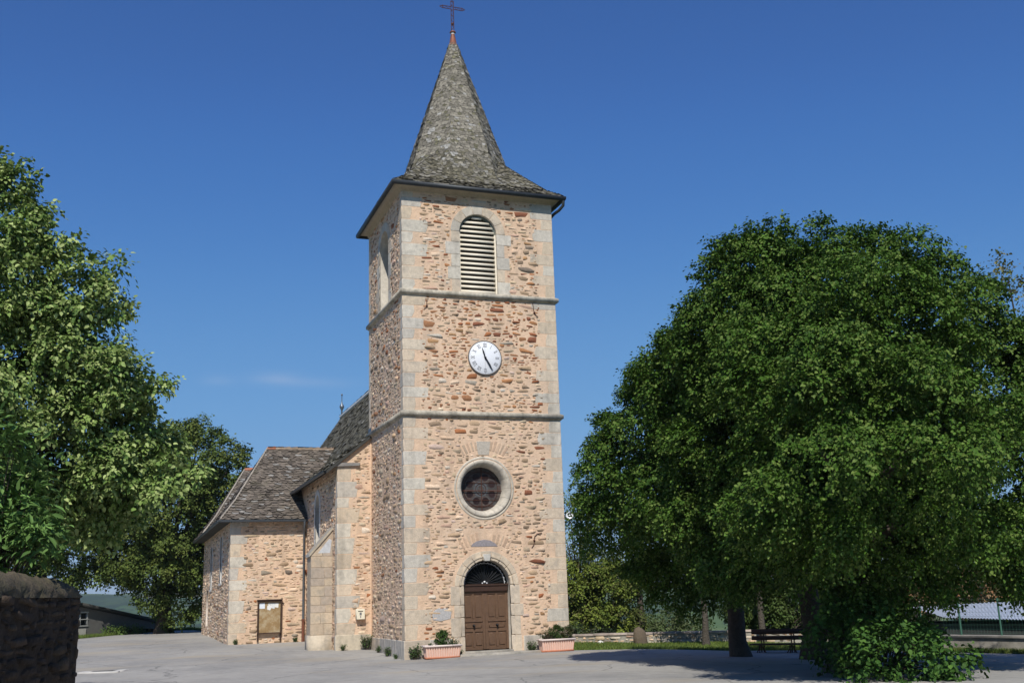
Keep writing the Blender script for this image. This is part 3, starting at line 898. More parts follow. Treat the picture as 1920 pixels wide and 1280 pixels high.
fd = MB()
fd.poly(FT.pts([(DX + DR*math.cos(t), 2.34 + (DR-.03)*math.sin(t)) for t in np.linspace(0, math.pi, 24)], -.30))
fan = fd.build('fanlight', M['glass'], church)
fb = MB()
for i in range(15):
    t = math.pi * (i + .5) / 15
    a = FT.pts([(DX + .10*math.cos(t), 2.36 + .10*math.sin(t)), (DX + .68*math.cos(t), 2.36 + .66*math.sin(t))], -.26)
    fb.tube(a, .011, 5)
fb.tube(FT.pts([(DX + .68*math.cos(t), 2.36 + .66*math.sin(t)) for t in np.linspace(0, math.pi, 30)], -.26), .013, 5)
fb.build('radiating_bars', M['black'], fan)
fl = MB()
for i in range(17):
    t = math.pi * (i + .5) / 17
    for q in (0, .05, -.05):
        c = FT.pts([(DX + (.735 - abs(q)*.5)*math.cos(t + q), 2.35 + (.715 - abs(q)*.5)*math.sin(t + q))], -.26)[0]
        fl.lathe(c, (0, -1, 0), [(0, -.01), (.022 if q == 0 else .014, 0), (0, .012)], 6)
fl.tube(FT.pts([(DX + .725*math.cos(t), 2.35 + .705*math.sin(t)) for t in np.linspace(0, math.pi, 40)], -.262), .006, 4)
for q in (-1, 0, 1):
    c = FT.pts([(DX + q*.08, 2.42 - abs(q)*.04)], -.25)[0]
    fl.lathe(c, (0, -1, 0), [(0, -.015), (.045 if q == 0 else .03, 0), (0, .02)], 8)
fl.build('white_scrollwork', mat('white_iron', (.8, .81, .82), .6, var=.05), fan)

do = MB()
do.prism(FT, [(DX - DR + .002, 2.12), (DX + DR - .002, 2.12), (DX + DR - .002, 2.36), (DX - DR + .002, 2.36)], -.40, -.20, bev=.02)
do.prism(FT, [(DX - DR + .002, 2.30), (DX + DR - .002, 2.30), (DX + DR - .002, 2.35), (DX - DR + .002, 2.35)], -.40, -.17)
door = do.build('door', M['darkwood'], church)
for sg in (-1, 1):
    lf = MB()
    u0, u1 = sorted((DX + sg*.004, DX + sg*(DR - .004)))
    lf.prism(FT, [(u0, .21), (u1, .21), (u1, 2.125), (u0, 2.125)], -.40, -.30)
    def rail(a, b, c, d, n=-.27): lf.prism(FT, [(a, b), (c, b), (c, d), (a, d)], -.31, n, bev=.010)
    st = .085
    um = (u0 + u1) / 2
    rail(u0, .21, u0 + st, 2.12); rail(u1 - st, .21, u1, 2.12)
    rail(u0 + st, .21, u1 - st, .30); rail(u0 + st, .80, u1 - st, .88); rail(u0 + st, 1.12, u1 - st, 1.22); rail(u0 + st, 2.03, u1 - st, 2.12)
    rail(um - .035, .30, um + .035, .80); rail(um - .035, 1.22, um + .035, 2.03)
    for (a, b, c, d) in ((u0 + st, .30, um - .035, .80), (um + .035, .30, u1 - st, .80), (u0 + st, .88, u1 - st, 1.12), (u0 + st, 1.22, um - .035, 2.03), (um + .035, 1.22, u1 - st, 2.03)):
        lf.prism(FT, [(a + .045, b + .045), (c - .045, b + .045), (c - .045, d - .045), (a + .045, d - .045)], -.31, -.275, bev=.018)
    leaf = lf.build('door_leaf', M['wood'], door)
    hd = MB()
    c = FT.pts([(um, 1.0)], -.27)[0]
    hd.lathe(c, (0, -1, 0), [(0.045, -.02), (.045, .01), (.02, .02), (.02, .05), (.04, .06), (.03, .09), (0, .095)], 12)
    hd.tube([c + np.array((0, -.04, 0)), c + np.array((0, -.05, -.06)), c + np.array((0, -.03, -.11))], .012, 6)
    hd.build('handle', M['black'], door)
stp = MB()
stp.prism(Fr((0, 0, 0), (1, 0, 0), (0, 1, 0), (0, 0, 1)), [(1.62, -.62), (4.55, -.50), (4.55, .05), (1.62, .05)], -.1, .14, bev=.03)
stp.prism(Fr((0, 0, 0), (1, 0, 0), (0, 1, 0), (0, 0, 1)), [(2.0, -.10), (3.72, -.10), (3.72, .45), (2.0, .45)], .1, .20, bev=.02)
stp.build('door_step', M['concrete'], church)

# ---- nave
NX, NXR, NY, NYE, NH = -1.3, 7.1, 5.0, 26.0, 7.0
FN = Fr((NX, NY, 0), (1, 0, 0), (0, 0, 1), (0, -1, 0))                 # west front, u = x - NX
FNL = Fr((NX, NYE, 0), (0, -1, 0), (0, 0, 1), (-1, 0, 0))              # north side, u = NYE - y
FNR = Fr((NXR, NY, 0), (0, 1, 0), (0, 0, 1), (1, 0, 0))
FNB = Fr((NXR, NYE, 0), (-1, 0, 0), (0, 0, 1), (0, 1, 0))
nv = MB()
gable = [(0, -.5), (8.4, -.5), (8.4, 6.95), (7.1, 8.0), (4.2, 12.2), (1.3, 8.0), (0, 6.95)]
sheet(nv, FN, gable)
NWu = NYE - 9.35
nwin = arch(NWu, 3.6, 5.75, .48)
sheet(nv, FNL, [(0, -.5), (21, -.5), (21, NH), (0, NH)], [nwin])
sheet(nv, FNR, [(0, -.8), (21, -.8), (21, NH), (0, NH)])
sheet(nv, FNB, gable)
def block_nf(U, V):
    return (U > 1.27) | (U < .55) | (V > 6.95 + U*.8 - .12) | (V < .75)
rubble(nv, FN, 1.3, 8.2, block_nf, lambda u, v: (.9, 6, 1.6, .9, 1.6), dens=.5)
def block_ns(U, V):
    b = (U > 20.65) | (V > 6.95) | (U < 13.9)
    d = np.hypot(U - NWu, np.maximum(V - 5.75, 0)); b |= (d < .72) & (V > 3.5)
    b |= (np.abs(U - (NYE - 6.3)) < .42) & (V < 4.2)
    return b
rubble(nv, FNL, 21, 7, block_ns, pal_left, prot=(.006, .022), dens=.4)
nv.build('nave_wall', [M['mortar'], M['stone']], church)
o = MB()
quoins(o, FN, FNL, .2, 6.9, (.5, .78), (.3, .42), (.38, .62), uA=0.0, sgnA=1, uB=21.0, sgnB=-1)
o.prism(FN, [(-.18, 6.88), (.85, 6.92), (.85, 7.03), (-.18, 7.03)], -.02, .10, (.22, .21, .2), bev=.02)
o.prism(FN, [(-.04, -.4), (1.28, -.4), (1.28, .74), (-.04, .74)], -.02, .04, (.52, .45, .34), bev=.02)
o.build('corner_stonework', M['block'], church)
o = MB()
reveal(o, FNL, nwin, .55, (.54, .50, .43))
for sg in (-1, 1):
    z = 3.6
    while z < 5.7:
        h = min(.43, 5.75 - z); L = rng.uniform(.16, .28)
        a, b = sorted((NWu + sg*.48, NWu + sg*(.48 + L)))
        o.prism(FNL, [(a, z+.004), (b, z+.004), (b, z+h-.004), (a, z+h-.004)], -.02, .015, (.60, .58, .54), bev=.008); z += h
for i in range(5):
    o.prism(FNL, ring_seg(NWu, 5.75, .48, .70, math.pi*i/5+.01, math.pi*(i+1)/5-.01), -.02, .015, (.60, .58, .54), bev=.008)
wn = o.build('nave_window', M['block'], church)
o = MB(); o.poly(FNL.pts(nwin, -.45)); o.build('glass', M['glass'], wn)

bt = MB()
def buttress(y0, y1, x1):
    f = Fr((x1, y0, 0), (1, 0, 0), (0, 0, 1), (0, -1, 0)); Wd = NX - x1
    bt.poly([(x1, y0, 0), (NX, y0, 0), (NX, y0, 4.62), (x1, y0, 3.72)], (.42, .33, .24))
    bt.poly([(x1, y1, 0), (x1, y0, 0), (x1, y0, 3.72), (x1, y1, 3.72)], (.45, .36, .26))
    bt.poly([(NX, y1, 0), (x1, y1, 0), (x1, y1, 3.72), (NX, y1, 4.62)], (.45, .36, .26))
    z = .75
    while z < 4.3:
        h = rng.uniform(.22, .42); u = 0
        while u < Wd - .02:
            L = min(rng.uniform(.3, .62), Wd - u)
            if Wd - u - L < .18: L = Wd - u
            zt = min(z + h, 3.70 + u / Wd * .9)
            if zt - z > .06:
                c = np.array([(.50, .40, .29), (.44, .36, .28), (.53, .43, .31), (.41, .34, .27)][rng.integers(4)]) * rng.uniform(.9, 1.05)
                zt2 = min(z + h, 3.70 + (u + L) / Wd * .9)
                bt.prism(f, [(u + .008, z + .008), (u + L - .008, z + .008), (u + L - .008, zt2 - .008), (u + .008, zt - .008)], -.01, .012, c, bev=.006)
            u += L
        z += h
    bt.poly([(x1 - .06, y0 - .05, 3.70), (NX, y0 - .05, 4.70), (NX, y1 + .05, 4.70), (x1 - .06, y1 + .05, 3.70)], (.36, .32, .26))
    bt.poly([(x1 - .06, y0 - .05, 3.60), (NX, y0 - .05, 4.60), (NX, y0 - .05, 4.70), (x1 - .06, y0 - .05, 3.70)], (.42, .36, .27))
    bt.poly([(x1 - .06, y1 + .05, 3.60), (x1 - .06, y0 - .05, 3.60), (x1 - .06, y0 - .05, 3.70), (x1 - .06, y1 + .05, 3.70)], (.5, .48, .44))
    bt.prism(f, [(.25, 3.72), (.72, 3.72), (.78, 4.2), (.68, 4.25)], -.01, .016, (.50, .51, .52), bev=.01)
    bt.box((x1 - .05, y0 - .05, -.2), (NX + .02, y1 + .05, .74), (.53, .45, .34))
buttress(5.85, 6.65, -2.12)
bt.build('buttress', M['block'], church)

nr = MB()
yv0, yv1 = NY - .14, NYE + .2
prof = [(-1.74, 6.74), (0.0, 8.14), (2.9, 12.36)]
for (x0, z0), (x1, z1) in zip(prof[:-1], prof[1:]):
    slates(nr, [(x0, yv1, z0), (x0, yv0, z0), (x1, yv0, z1), (x1, yv1, z1)], .24, .15, tint_moss, .026, int(200 + z0))
    slates(nr, [(5.8 - x0, yv0, z0), (5.8 - x0, yv1, z0), (5.8 - x1, yv1, z1), (5.8 - x1, yv0, z1)], .24, .15, tint_moss, .026, int(230 + z0))
for y in (yv0, yv1):
    for s_ in (1, -1):
        X = lambda x: x if s_ > 0 else 5.8 - x
        for (x0, z0), (x1, z1) in zip(prof[:-1], prof[1:]):
            nr.poly([(X(x0), y, z0 - .13), (X(x1), y, z1 - .13), (X(x1), y, z1 - .005), (X(x0), y, z0 - .005)], None, 1)
for s_ in (1, -1):
    X = lambda x: x if s_ > 0 else 5.8 - x
    nr.poly([(X(-1.74), yv0, 6.61), (X(-1.74), yv1, 6.61), (X(-1.74), yv1, 6.735), (X(-1.74), yv0, 6.735)], None, 1)
    nr.poly([(X(-1.74), yv0, 6.61), (X(-1.74), yv1, 6.61), (X(0), yv1, 8.0), (X(0), yv0, 8.0)], None, 1)
nroof = nr.build('nave_roof', [M['slate'], M['slate_under']], church)
o = MB()
o.tube([(2.9, yv0, 12.40), (2.9, yv1, 12.40)], .11, 8)
o.build('ridge_cap', M['lead'], nroof)
o = MB()
o.lathe((2.9, NYE, 0), (0, 0, 1), [(.05, 12.42), (.05, 12.75), (.07, 12.82), (.14, 12.95), (.13, 13.02), (.05, 13.16), (.025, 13.3), (.02, 13.62), (.05, 13.65), (.05, 13.72), (0, 13.76)], 12)
o.build('ridge_finial', M['zinc'], nroof)
o = MB()
o.poly([(-.02, 4.95, 8.16), (-.02, 5.45, 8.16), (-.02, 5.45, 8.40), (-.02, 4.95, 8.40)]); 
o.prism(Fr((0, 5.43, 0), (-1, 0, 0), (0, 0, 1), (0, -1, 0)), [(.0, 8.10), (.02, 8.10), (-1.2, 9.9), (-1.22, 9.9)], 0, .01)
o.build('roof_flashing', M['zinc'], church)

# ---- transept and the chapel behind it
TX, TY, TYE, TH = -4.5, 12.0, 21.0, 5.42
FTr = Fr((TX, TY, 0), (1, 0, 0), (0, 0, 1), (0, -1, 0))
FTl = Fr((TX, 27.2, 0), (0, -1, 0), (0, 0, 1), (-1, 0, 0))             # u = 27.2 - y
tr = MB()
sheet(tr, FTr, [(0, -.3), (3.2, -.3), (3.2, TH), (0, TH)])
w1 = [(27.2-16.7, 2.9), (27.2-15.7, 2.9), (27.2-15.7, 5.0), (27.2-16.7, 5.0)]
w2 = [(27.2-22.2, 2.7), (27.2-21.2, 2.7), (27.2-21.2, 4.8), (27.2-22.2, 4.8)]
dd = [(27.2-24.4, .9), (27.2-23.2, .9), (27.2-23.2, 2.7), (27.2-24.4, 2.7)]
sheet(tr, FTl, [(0, -.3), (15.2, -.3), (15.2, TH), (0, TH)], [w1, w2, dd])
sheet(tr, Fr((-1.3, 27.2, 0), (-1, 0, 0), (0, 0, 1), (0, 1, 0)), [(0, -.5), (3.2, -.5), (3.2, TH), (0, TH)])
rubble(tr, FTr, 3.2, TH, lambda U, V: (U < .5) | (V > 5.3) | (V < .3) | ((U > 1.2) & (U < 2.2) & (V > .6) & (V < 2.1)), lambda u, v: (.6, 6, 1.4, .9, 1.8), dens=.5)
def block_tl(U, V):
    b = (U > 14.8) | (V > 5.3)
    for q in (w1, w2, dd): b |= (U > q[0][0] - .12) & (U < q[1][0] + .12) & (V > q[0][1] - .12) & (V < q[2][1] + .12)
    return b
rubble(tr, FTl, 15.2, TH, block_tl, pal_left, prot=(.006, .022), dens=.4)
tr.build('transept_wall', [M['mortar'], M['stone']], church)
o = MB()
quoins(o, FTr, FTl, .3, 5.35, (.42, .72), (.3, .4), (.34, .55), uA=0.0, sgnA=1, uB=15.2, sgnB=-1)
o.build('corner_stonework', M['block'], church)
for q, dz in ((w1, .4), (w2, .4)):
    o = MB(); reveal(o, FTl, q, dz, (.66, .64, .60))
    o.prism(FTl, [(q[0][0]-.12, q[0][1]-.1), (q[1][0]+.12, q[0][1]-.1), (q[1][0]+.12, q[0][1]), (q[0][0]-.12, q[0][1])], -.02, .05, (.6, .58, .54))
    for a, b in ((q[0][0]-.14, q[0][0]), (q[1][0], q[1][0]+.14)):
        o.prism(FTl, [(a, q[0][1]), (b, q[0][1]), (b, q[2][1]), (a, q[2][1])], -.02, .02, (.62, .60, .56))
    ww = o.build('transept_window', M['block'], church)
    o = MB(); o.poly(FTl.pts(q, -dz + .05)); o.build('glass', M['glass'], ww)
o = MB(); reveal(o, FTl, dd, .3, (.60, .52, .44)); o.poly(FTl.pts(dd, -.28), (.10, .055, .035)); o.build('side_door', M['block'], church)

def hip_roof(name, yf, yb, ridge_y, ridge_z, xe, xr, x_end, ze, flare, seed):
    mb = MB()
    f = .30
    zf = ze + flare
    F0 = [(xe, yf, ze), (x_end, yf, ze)]
    yf1, yb1, xe1 = yf + (ridge_y - yf)*f, yb + (ridge_y - yb)*f, xe + (xr - xe)*f
    slates(mb, [(xe, yf, ze), (x_end, yf, ze), (x_end, yf1, zf), (xe1, yf1, zf)], .27, .155, tint_trans, .038, seed)
    slates(mb, [(xe1, yf1, zf), (x_end, yf1, zf), (x_end, ridge_y, ridge_z), (xr, ridge_y, ridge_z)], .26, .15, tint_trans, .038, seed + 1)
    slates(mb, [(xe, yb, ze), (xe, yf, ze), (xe1, yf1, zf), (xe1, yb1, zf)], .27, .155, tint_trans, .038, seed + 2)
    slates(mb, [(xe1, yb1, zf), (xe1, yf1, zf), (xr, ridge_y, ridge_z)], .26, .15, tint_trans, .038, seed + 3)
    slates(mb, [(x_end, yb, ze), (xe, yb, ze), (xe1, yb1, zf), (x_end, yb1, zf)], .27, .155, tint_trans, .038, seed + 4)
    slates(mb, [(x_end, yb1, zf), (xe1, yb1, zf), (xr, ridge_y, ridge_z), (x_end, ridge_y, ridge_z)], .26, .15, tint_trans, .038, seed + 5)
    mb.poly([(xe, yf, ze - .06), (x_end, yf, ze - .06), (x_end, yb, ze - .06), (xe, yb, ze - .06)], None, 1)
    rf = mb.build(name, [M['slate'], M['slate_under']], church)
    r = MB()
    n = 10
    for i in range(n):
        a, b = xr + (x_end - xr)*i/n, xr + (x_end - xr)*(i+1)/n
        r.tube([(a, ridge_y, ridge_z + .01), (b + .03, ridge_y, ridge_z + .03)], [.085, .10], 8, tint=(.46, .17, .09) if i == 0 else np.array((.40, .30, .22)) * rng.uniform(.8, 1.1))
    r.tube([(xe, yf, ze + .03), (xe1, yf1, zf + .03), (xr, ridge_y, ridge_z + .02)], .05, 6, tint=(.33, .29, .24))
    r.build('ridge_tiles', M['block'], rf)
    return rf
hip_roof('transept_roof', 11.62, 21.4, 16.5, 9.12, -4.98, -2.5, 1.0, 5.42, .95, 300)
hip_roof('chapel_roof', 20.6, 28.0, 24.4, 9.05, -5.05, -2.72, 1.2, 5.40, .95, 320)
o = MB()
gut = [(0, 0), (.02, -.06), (.06, -.09), (.10, -.06), (.12, .01), (.105, .01), (.06, -.02), (.015, .01)]
for k in range(len(gut)-1):
    (a0, b0), (a1, b1) = gut[k], gut[k+1]
    o.poly([(-5.1, 11.62 - a0, 5.40 + b0), (-1.2, 11.62 - a0, 5.40 + b0), (-1.2, 11.62 - a1, 5.40 + b1), (-5.1, 11.62 - a1, 5.40 + b1)])
    o.poly([(-4.98 - a0, 11.5, 5.40 + b0), (-4.98 - a0, 28, 5.40 + b0), (-4.98 - a1, 28, 5.40 + b1), (-4.98 - a1, 11.5, 5.40 + b1)])
for k in range(len(gut)-1):
    (a0, b0), (a1, b1) = gut[k], gut[k+1]
    o.poly([(-1.74 - a0, 4.9, 6.72 + b0), (-1.74 - a0, 14.2, 6.72 + b0), (-1.74 - a1, 14.2, 6.72 + b1), (-1.74 - a1, 4.9, 6.72 + b1)])
o.build('gutter', mat('zinc_gutter', (.10, .115, .13), .5, var=.15, metal=.5), church)
o = MB()
o.tube([(-1.46, 11.56, 5.34), (-1.46, 11.58, 5.18), (-1.44, 11.75, 5.0), (-1.42, 11.92, 4.85), (-1.42, 11.92, 1.22)], .05, 10)
dp = o.build('downpipe', M['zinc'], church)
o = MB(); o.tube([(-1.42, 11.92, 1.24), (-1.42, 11.92, .30)], .062, 10); o.tube([(-1.42, 11.92, 1.26), (-1.42, 11.92, 1.16)], .072, 10)
o.build('cast_iron_foot', M['rustpipe'], dp)

# ------------------------------------------------------------------ things on the church
clk = thing('clock', 'round white clock with Roman numerals and black hands on tower front', 'clock', (CX, 0, CZ))
FC = Fr((CX, 0, CZ), (1, 0, 0), (0, 0, 1), (0, -1, 0))
o = MB()
o.lathe((CX, 0, CZ), (0, -1, 0), [(.60, -.02), (.60, .05), (.585, .06), (0, .061)], 48)
o.build('dial', M['white'], clk)
o = MB(); o.lathe((CX, 0, CZ), (0, -1, 0), [(.60, -.02), (.625, -.02), (.63, .05), (.61, .075), (.596, .062)], 48)
o.build('rim', mat('clock_rim', (.20, .18, .16), .6, metal=.3), clk)
NUM = ['XII', 'I', 'II', 'III', 'IIII', 'V', 'VI', 'VII', 'VIII', 'IX', 'X', 'XI']
def strokes(t):
    wd = {'I': .032, 'V': .085, 'X': .085}
    tot = sum(wd[c] for c in t); x = -tot / 2; out = []
    for c in t:
        q = wd[c]
        if c == 'I': out.append(((x + q/2, -.06), (x + q/2, .06), .0065))
        if c == 'V': out += [((x + .006, .06), (x + q/2, -.06), .0075), ((x + q/2, -.06), (x + q - .006, .06), .006)]
        if c == 'X': out += [((x + .006, .06), (x + q - .006, -.06), .0075), ((x + .006, -.06), (x + q - .006, .06), .006)]
        x += q
    out += [((-tot/2 + .004, .06), (tot/2 - .004, .06), .004), ((-tot/2 + .004, -.06), (tot/2 - .004, -.06), .004)]
    return out
def stroke(mb, a, b, hw, rot, n0, n1):
    a, b = np.array(a), np.array(b); d = (b - a) / np.linalg.norm(b - a); p = np.array((-d[1], d[0])) * hw
    P = np.array([a - p, b - p, b + p, a + p]); c, s_ = math.cos(rot), math.sin(rot)
    P = np.c_[P[:, 0]*c + P[:, 1]*s_, -P[:, 0]*s_ + P[:, 1]*c]
    mb.prism(FC, P, n0, n1)
for h, t in enumerate(NUM):
    o = MB(); q = 0
    for a, b, hw in strokes(t):
        stroke(o, (a[0], a[1] + .455), (b[0], b[1] + .455), hw, h * math.pi / 6, .05, .0635 + .0006 * q); q += 1
    o.build('numeral', M['grey'], clk)
o = MB()
for i in range(60):
    stroke(o, (0, .545), (0, .56), .006 if i % 5 else .009, i * math.pi / 30, .05, .064)
tag(o.build('minute_marks', M['grey'], clk), kind='stuff')
o = MB(); o.prism(FC, [(-.003, -.595), (.003, -.595), (.003, .595), (-.003, .595)], .05, .0622); o.build('joint', M['grey'], clk)
for nm, ang, L, wd, n in (('hour_hand', 342.5, .40, .026, .085), ('minute_hand', 150.5, .55, .03, .10)):
    o = MB(); c, s_ = math.cos(R(ang)), math.sin(R(ang))
    P = np.array([(-wd*.5, -.10), (wd*.5, -.10), (wd, L*.55), (0, L), (-wd, L*.55)])
    o.prism(FC, np.c_[P[:, 0]*c + P[:, 1]*s_, -P[:, 0]*s_ + P[:, 1]*c], n, n + .012, cap0=True)
    if nm == 'hour_hand': o.lathe((CX, 0, CZ), (0, -1, 0), [(.035, .05), (.035, .12), (0, .125)], 12)
    o.build(nm, M['black'], clk)

def anchor(label, pts, loc):
    o = MB(); o.tube([np.array(loc) + np.array((a, -.025, b)) for a, b in pts], .012, 6)
    o.lathe(np.array(loc) + np.array((pts[len(pts)//2][0], -.03, pts[len(pts)//2][1])), (0, -1, 0), [(.04, -.02), (.04, .01), (0, .02)], 8)
    tag(o.build('wall_anchor', M['iron'], loc=loc), label, 'wall anchor', 'iron wall anchors on the tower front')
hook = [(.02, .16), (.0, .10), (.005, .02), (.0, -.05), (-.03, -.11), (-.10, -.15)]
anchor('small curved iron wall anchor below the upper band, near the pale left corner stones', hook, (.88, 0, 12.02))
hk2 = [(-.04, .30), (-.02, .2), (-.01, .06), (.02, -.06), (.08, -.16), (.16, -.20)]
anchor('long curved iron wall anchor below the upper band near the right corner', hk2, (4.93, 0, 12.02))
anchor('thin curled iron wall anchor right of the space between round window and door', [(.30, .28), (.12, .25), (.02, .16), (.0, .02), (-.01, -.12), (-.10, -.22)], (4.62, 0, 3.75))

sp_ = thing('loudspeaker', 'small white horn loudspeaker on the right edge of the tower', 'loudspeaker', (5.95, .05, 4.62))
ax_ = np.array((-.35, -.93, .05)); ax_ /= np.linalg.norm(ax_)
o = MB(); o.lathe((5.98, -.06, 4.62), ax_, [(.03, -.18), (.045, -.10), (.08, -.02), (.125, .05), (.13, .055), (.118, .058), (.07, .0), (.03, -.06)], 20)
o.build('horn', M['white'], sp_)
o = MB(); o.lathe((5.98, -.06, 4.62), ax_, [(.075, -.01), (.0, -.02)], 16); o.build('horn_throat', M['black'], sp_)
o = MB(); o.lathe((5.98, -.06, 4.62), ax_, [(.032, -.02), (.03, .02), (0, .035)], 12); o.build('centre_cone', M['white'], sp_)
o = MB(); o.tube([(5.81, .22, 4.60), (5.90, .2, 4.60), (5.99, .08, 4.62)], .018, 6); o.build('bracket', M['grey'], sp_)

lb = thing('letter_box', 'cream metal letter box fixed to the stone wall left of the tower', 'letter box', (-.45, 5, 1.45))
o = MB()
fb_ = Fr((-.45, 4.985, 1.45), (1, 0, 0), (0, 0, 1), (0, -1, 0))
o.prism(fb_, [(-.155, -.18), (.155, -.18), (.155, .17), (.13, .20), (-.13, .20), (-.155, .17)], 0, .22, bev=.012)
o.build('casing', mat('letter_box_cream', (.74, .68, .53), .5, var=.05), lb)
o = MB(); o.prism(fb_, [(-.10, .10), (.08, .10), (.08, .125), (-.10, .125)], .2, .226); o.build('slot', M['black'], lb)
o = MB(); o.prism(fb_, [(-.045, -.03), (.03, -.03), (.03, .07), (-.045, .07)], .2, .224); o.prism(fb_, [(-.025, -.12), (.01, -.12), (.01, -.05), (-.025, -.05)], .2, .2235)
o.build('emblem_plate', M['grey'], lb)

nbx, nbz = -2.83, 1.40
nb = thing('notice_board', 'brown framed glass notice board with papers on the transept wall', 'notice board', (nbx, 12, .72))
fn_ = Fr((nbx, 11.97, nbz), (1, 0, 0), (0, 0, 1), (0, -1, 0))
o = MB()
hw, hh = .50, .68
for P in ([(-hw, -hh), (-hw + .05, -hh), (-hw + .05, hh), (-hw, hh)], [(hw - .05, -hh), (hw, -hh), (hw, hh), (hw - .05, hh)],
          [(-hw + .05, hh - .06), (hw - .05, hh - .06), (hw - .05, hh), (-hw + .05, hh)], [(-hw + .05, -hh), (hw - .05, -hh), (hw - .05, -hh + .04), (-hw + .05, -hh + .04)]):
    o.prism(fn_, P, 0, .14, bev=.006)
o.prism(fn_, [(-hw - .03, hh), (hw + .03, hh), (hw + .03, hh + .03), (-hw - .03, hh + .03)], 0, .18)
o.build('frame', M['darkwood'], nb)
o = MB(); o.prism(fn_, [(-hw + .05, -hh + .04), (hw - .05, -hh + .04), (hw - .05, hh - .06), (-hw + .05, hh - .06)], 0, .05)
o.build('back_panel', M['board'], nb)
for P, c in (([(-.42, .34), (-.20, .34), (-.20, .58), (-.42, .58)], (.70, .76, .82)), ([(-.10, .30), (.02, .26), (.10, .42), (.0, .50), (-.10, .44)], (.72, .73, .72)),
             ([(.04, .36), (.20, .32), (.24, .50), (.06, .52)], (.66, .68, .68)), ([(.22, .38), (.36, .36), (.37, .52), (.24, .54)], (.74, .74, .70)), ([(-.08, .47), (.1, .5), (.36, .5), (.36, .56), (-.05, .57)], (.6, .62, .6))):
    o = MB(); o.prism(fn_, P, .045, .052 + rng.uniform(0, .006), c); o.build('notice', M['paper'], nb)
for q in (-hw + .03, hw - .03):
    o = MB(); o.prism(fn_, [(q - .03, -hh - .30), (q + .03, -hh - .30), (q + .03, -hh), (q - .03, -hh)], 0, .06); o.build('leg', M['darkwood'], nb)

# ------------------------------------------------------------------ foliage
def unit(v): return v / (np.linalg.norm(v, axis=-1, keepdims=True) + 1e-9)
def leaf_faces(mb, p, a, nrm, L, wid, tint, droop=.12, hex_=False):
    """p base, a axis, nrm leaf normal; folded quad (or six-sided) leaves"""
    n = len(p)
    b = unit(np.cross(nrm, a)); nn = np.cross(a, b)
    L = L[:, None]; W_ = L * wid
    if hex_:
        V = np.stack([p, p + a*L*.22 + b*W_*.46 + nn*L*.05, p + a*L*.60 + b*W_*.42 + nn*L*.06, p + a*L - nn*L*droop, p + a*L*.60 - b*W_*.42 + nn*L*.06, p + a*L*.22 - b*W_*.46 + nn*L*.05], 1).reshape(-1, 3)
        F = np.concatenate([np.array([(0, 1, 2, 3), (0, 3, 4, 5)])[None] + (np.arange(n) * 6)[:, None, None]]).reshape(-1, 4)
    else:
        V = np.stack([p, p + a*L*.45 + b*W_*.5 + nn*L*.06, p + a*L - nn*L*droop, p + a*L*.45 - b*W_*.5 + nn*L*.06], 1).reshape(-1, 3)
        F = (np.array([(0, 1, 2), (0, 2, 3)])[None] + (np.arange(n) * 4)[:, None, None]).reshape(-1, 3)
    mb.add(V, F, np.repeat(tint, 2, 0))

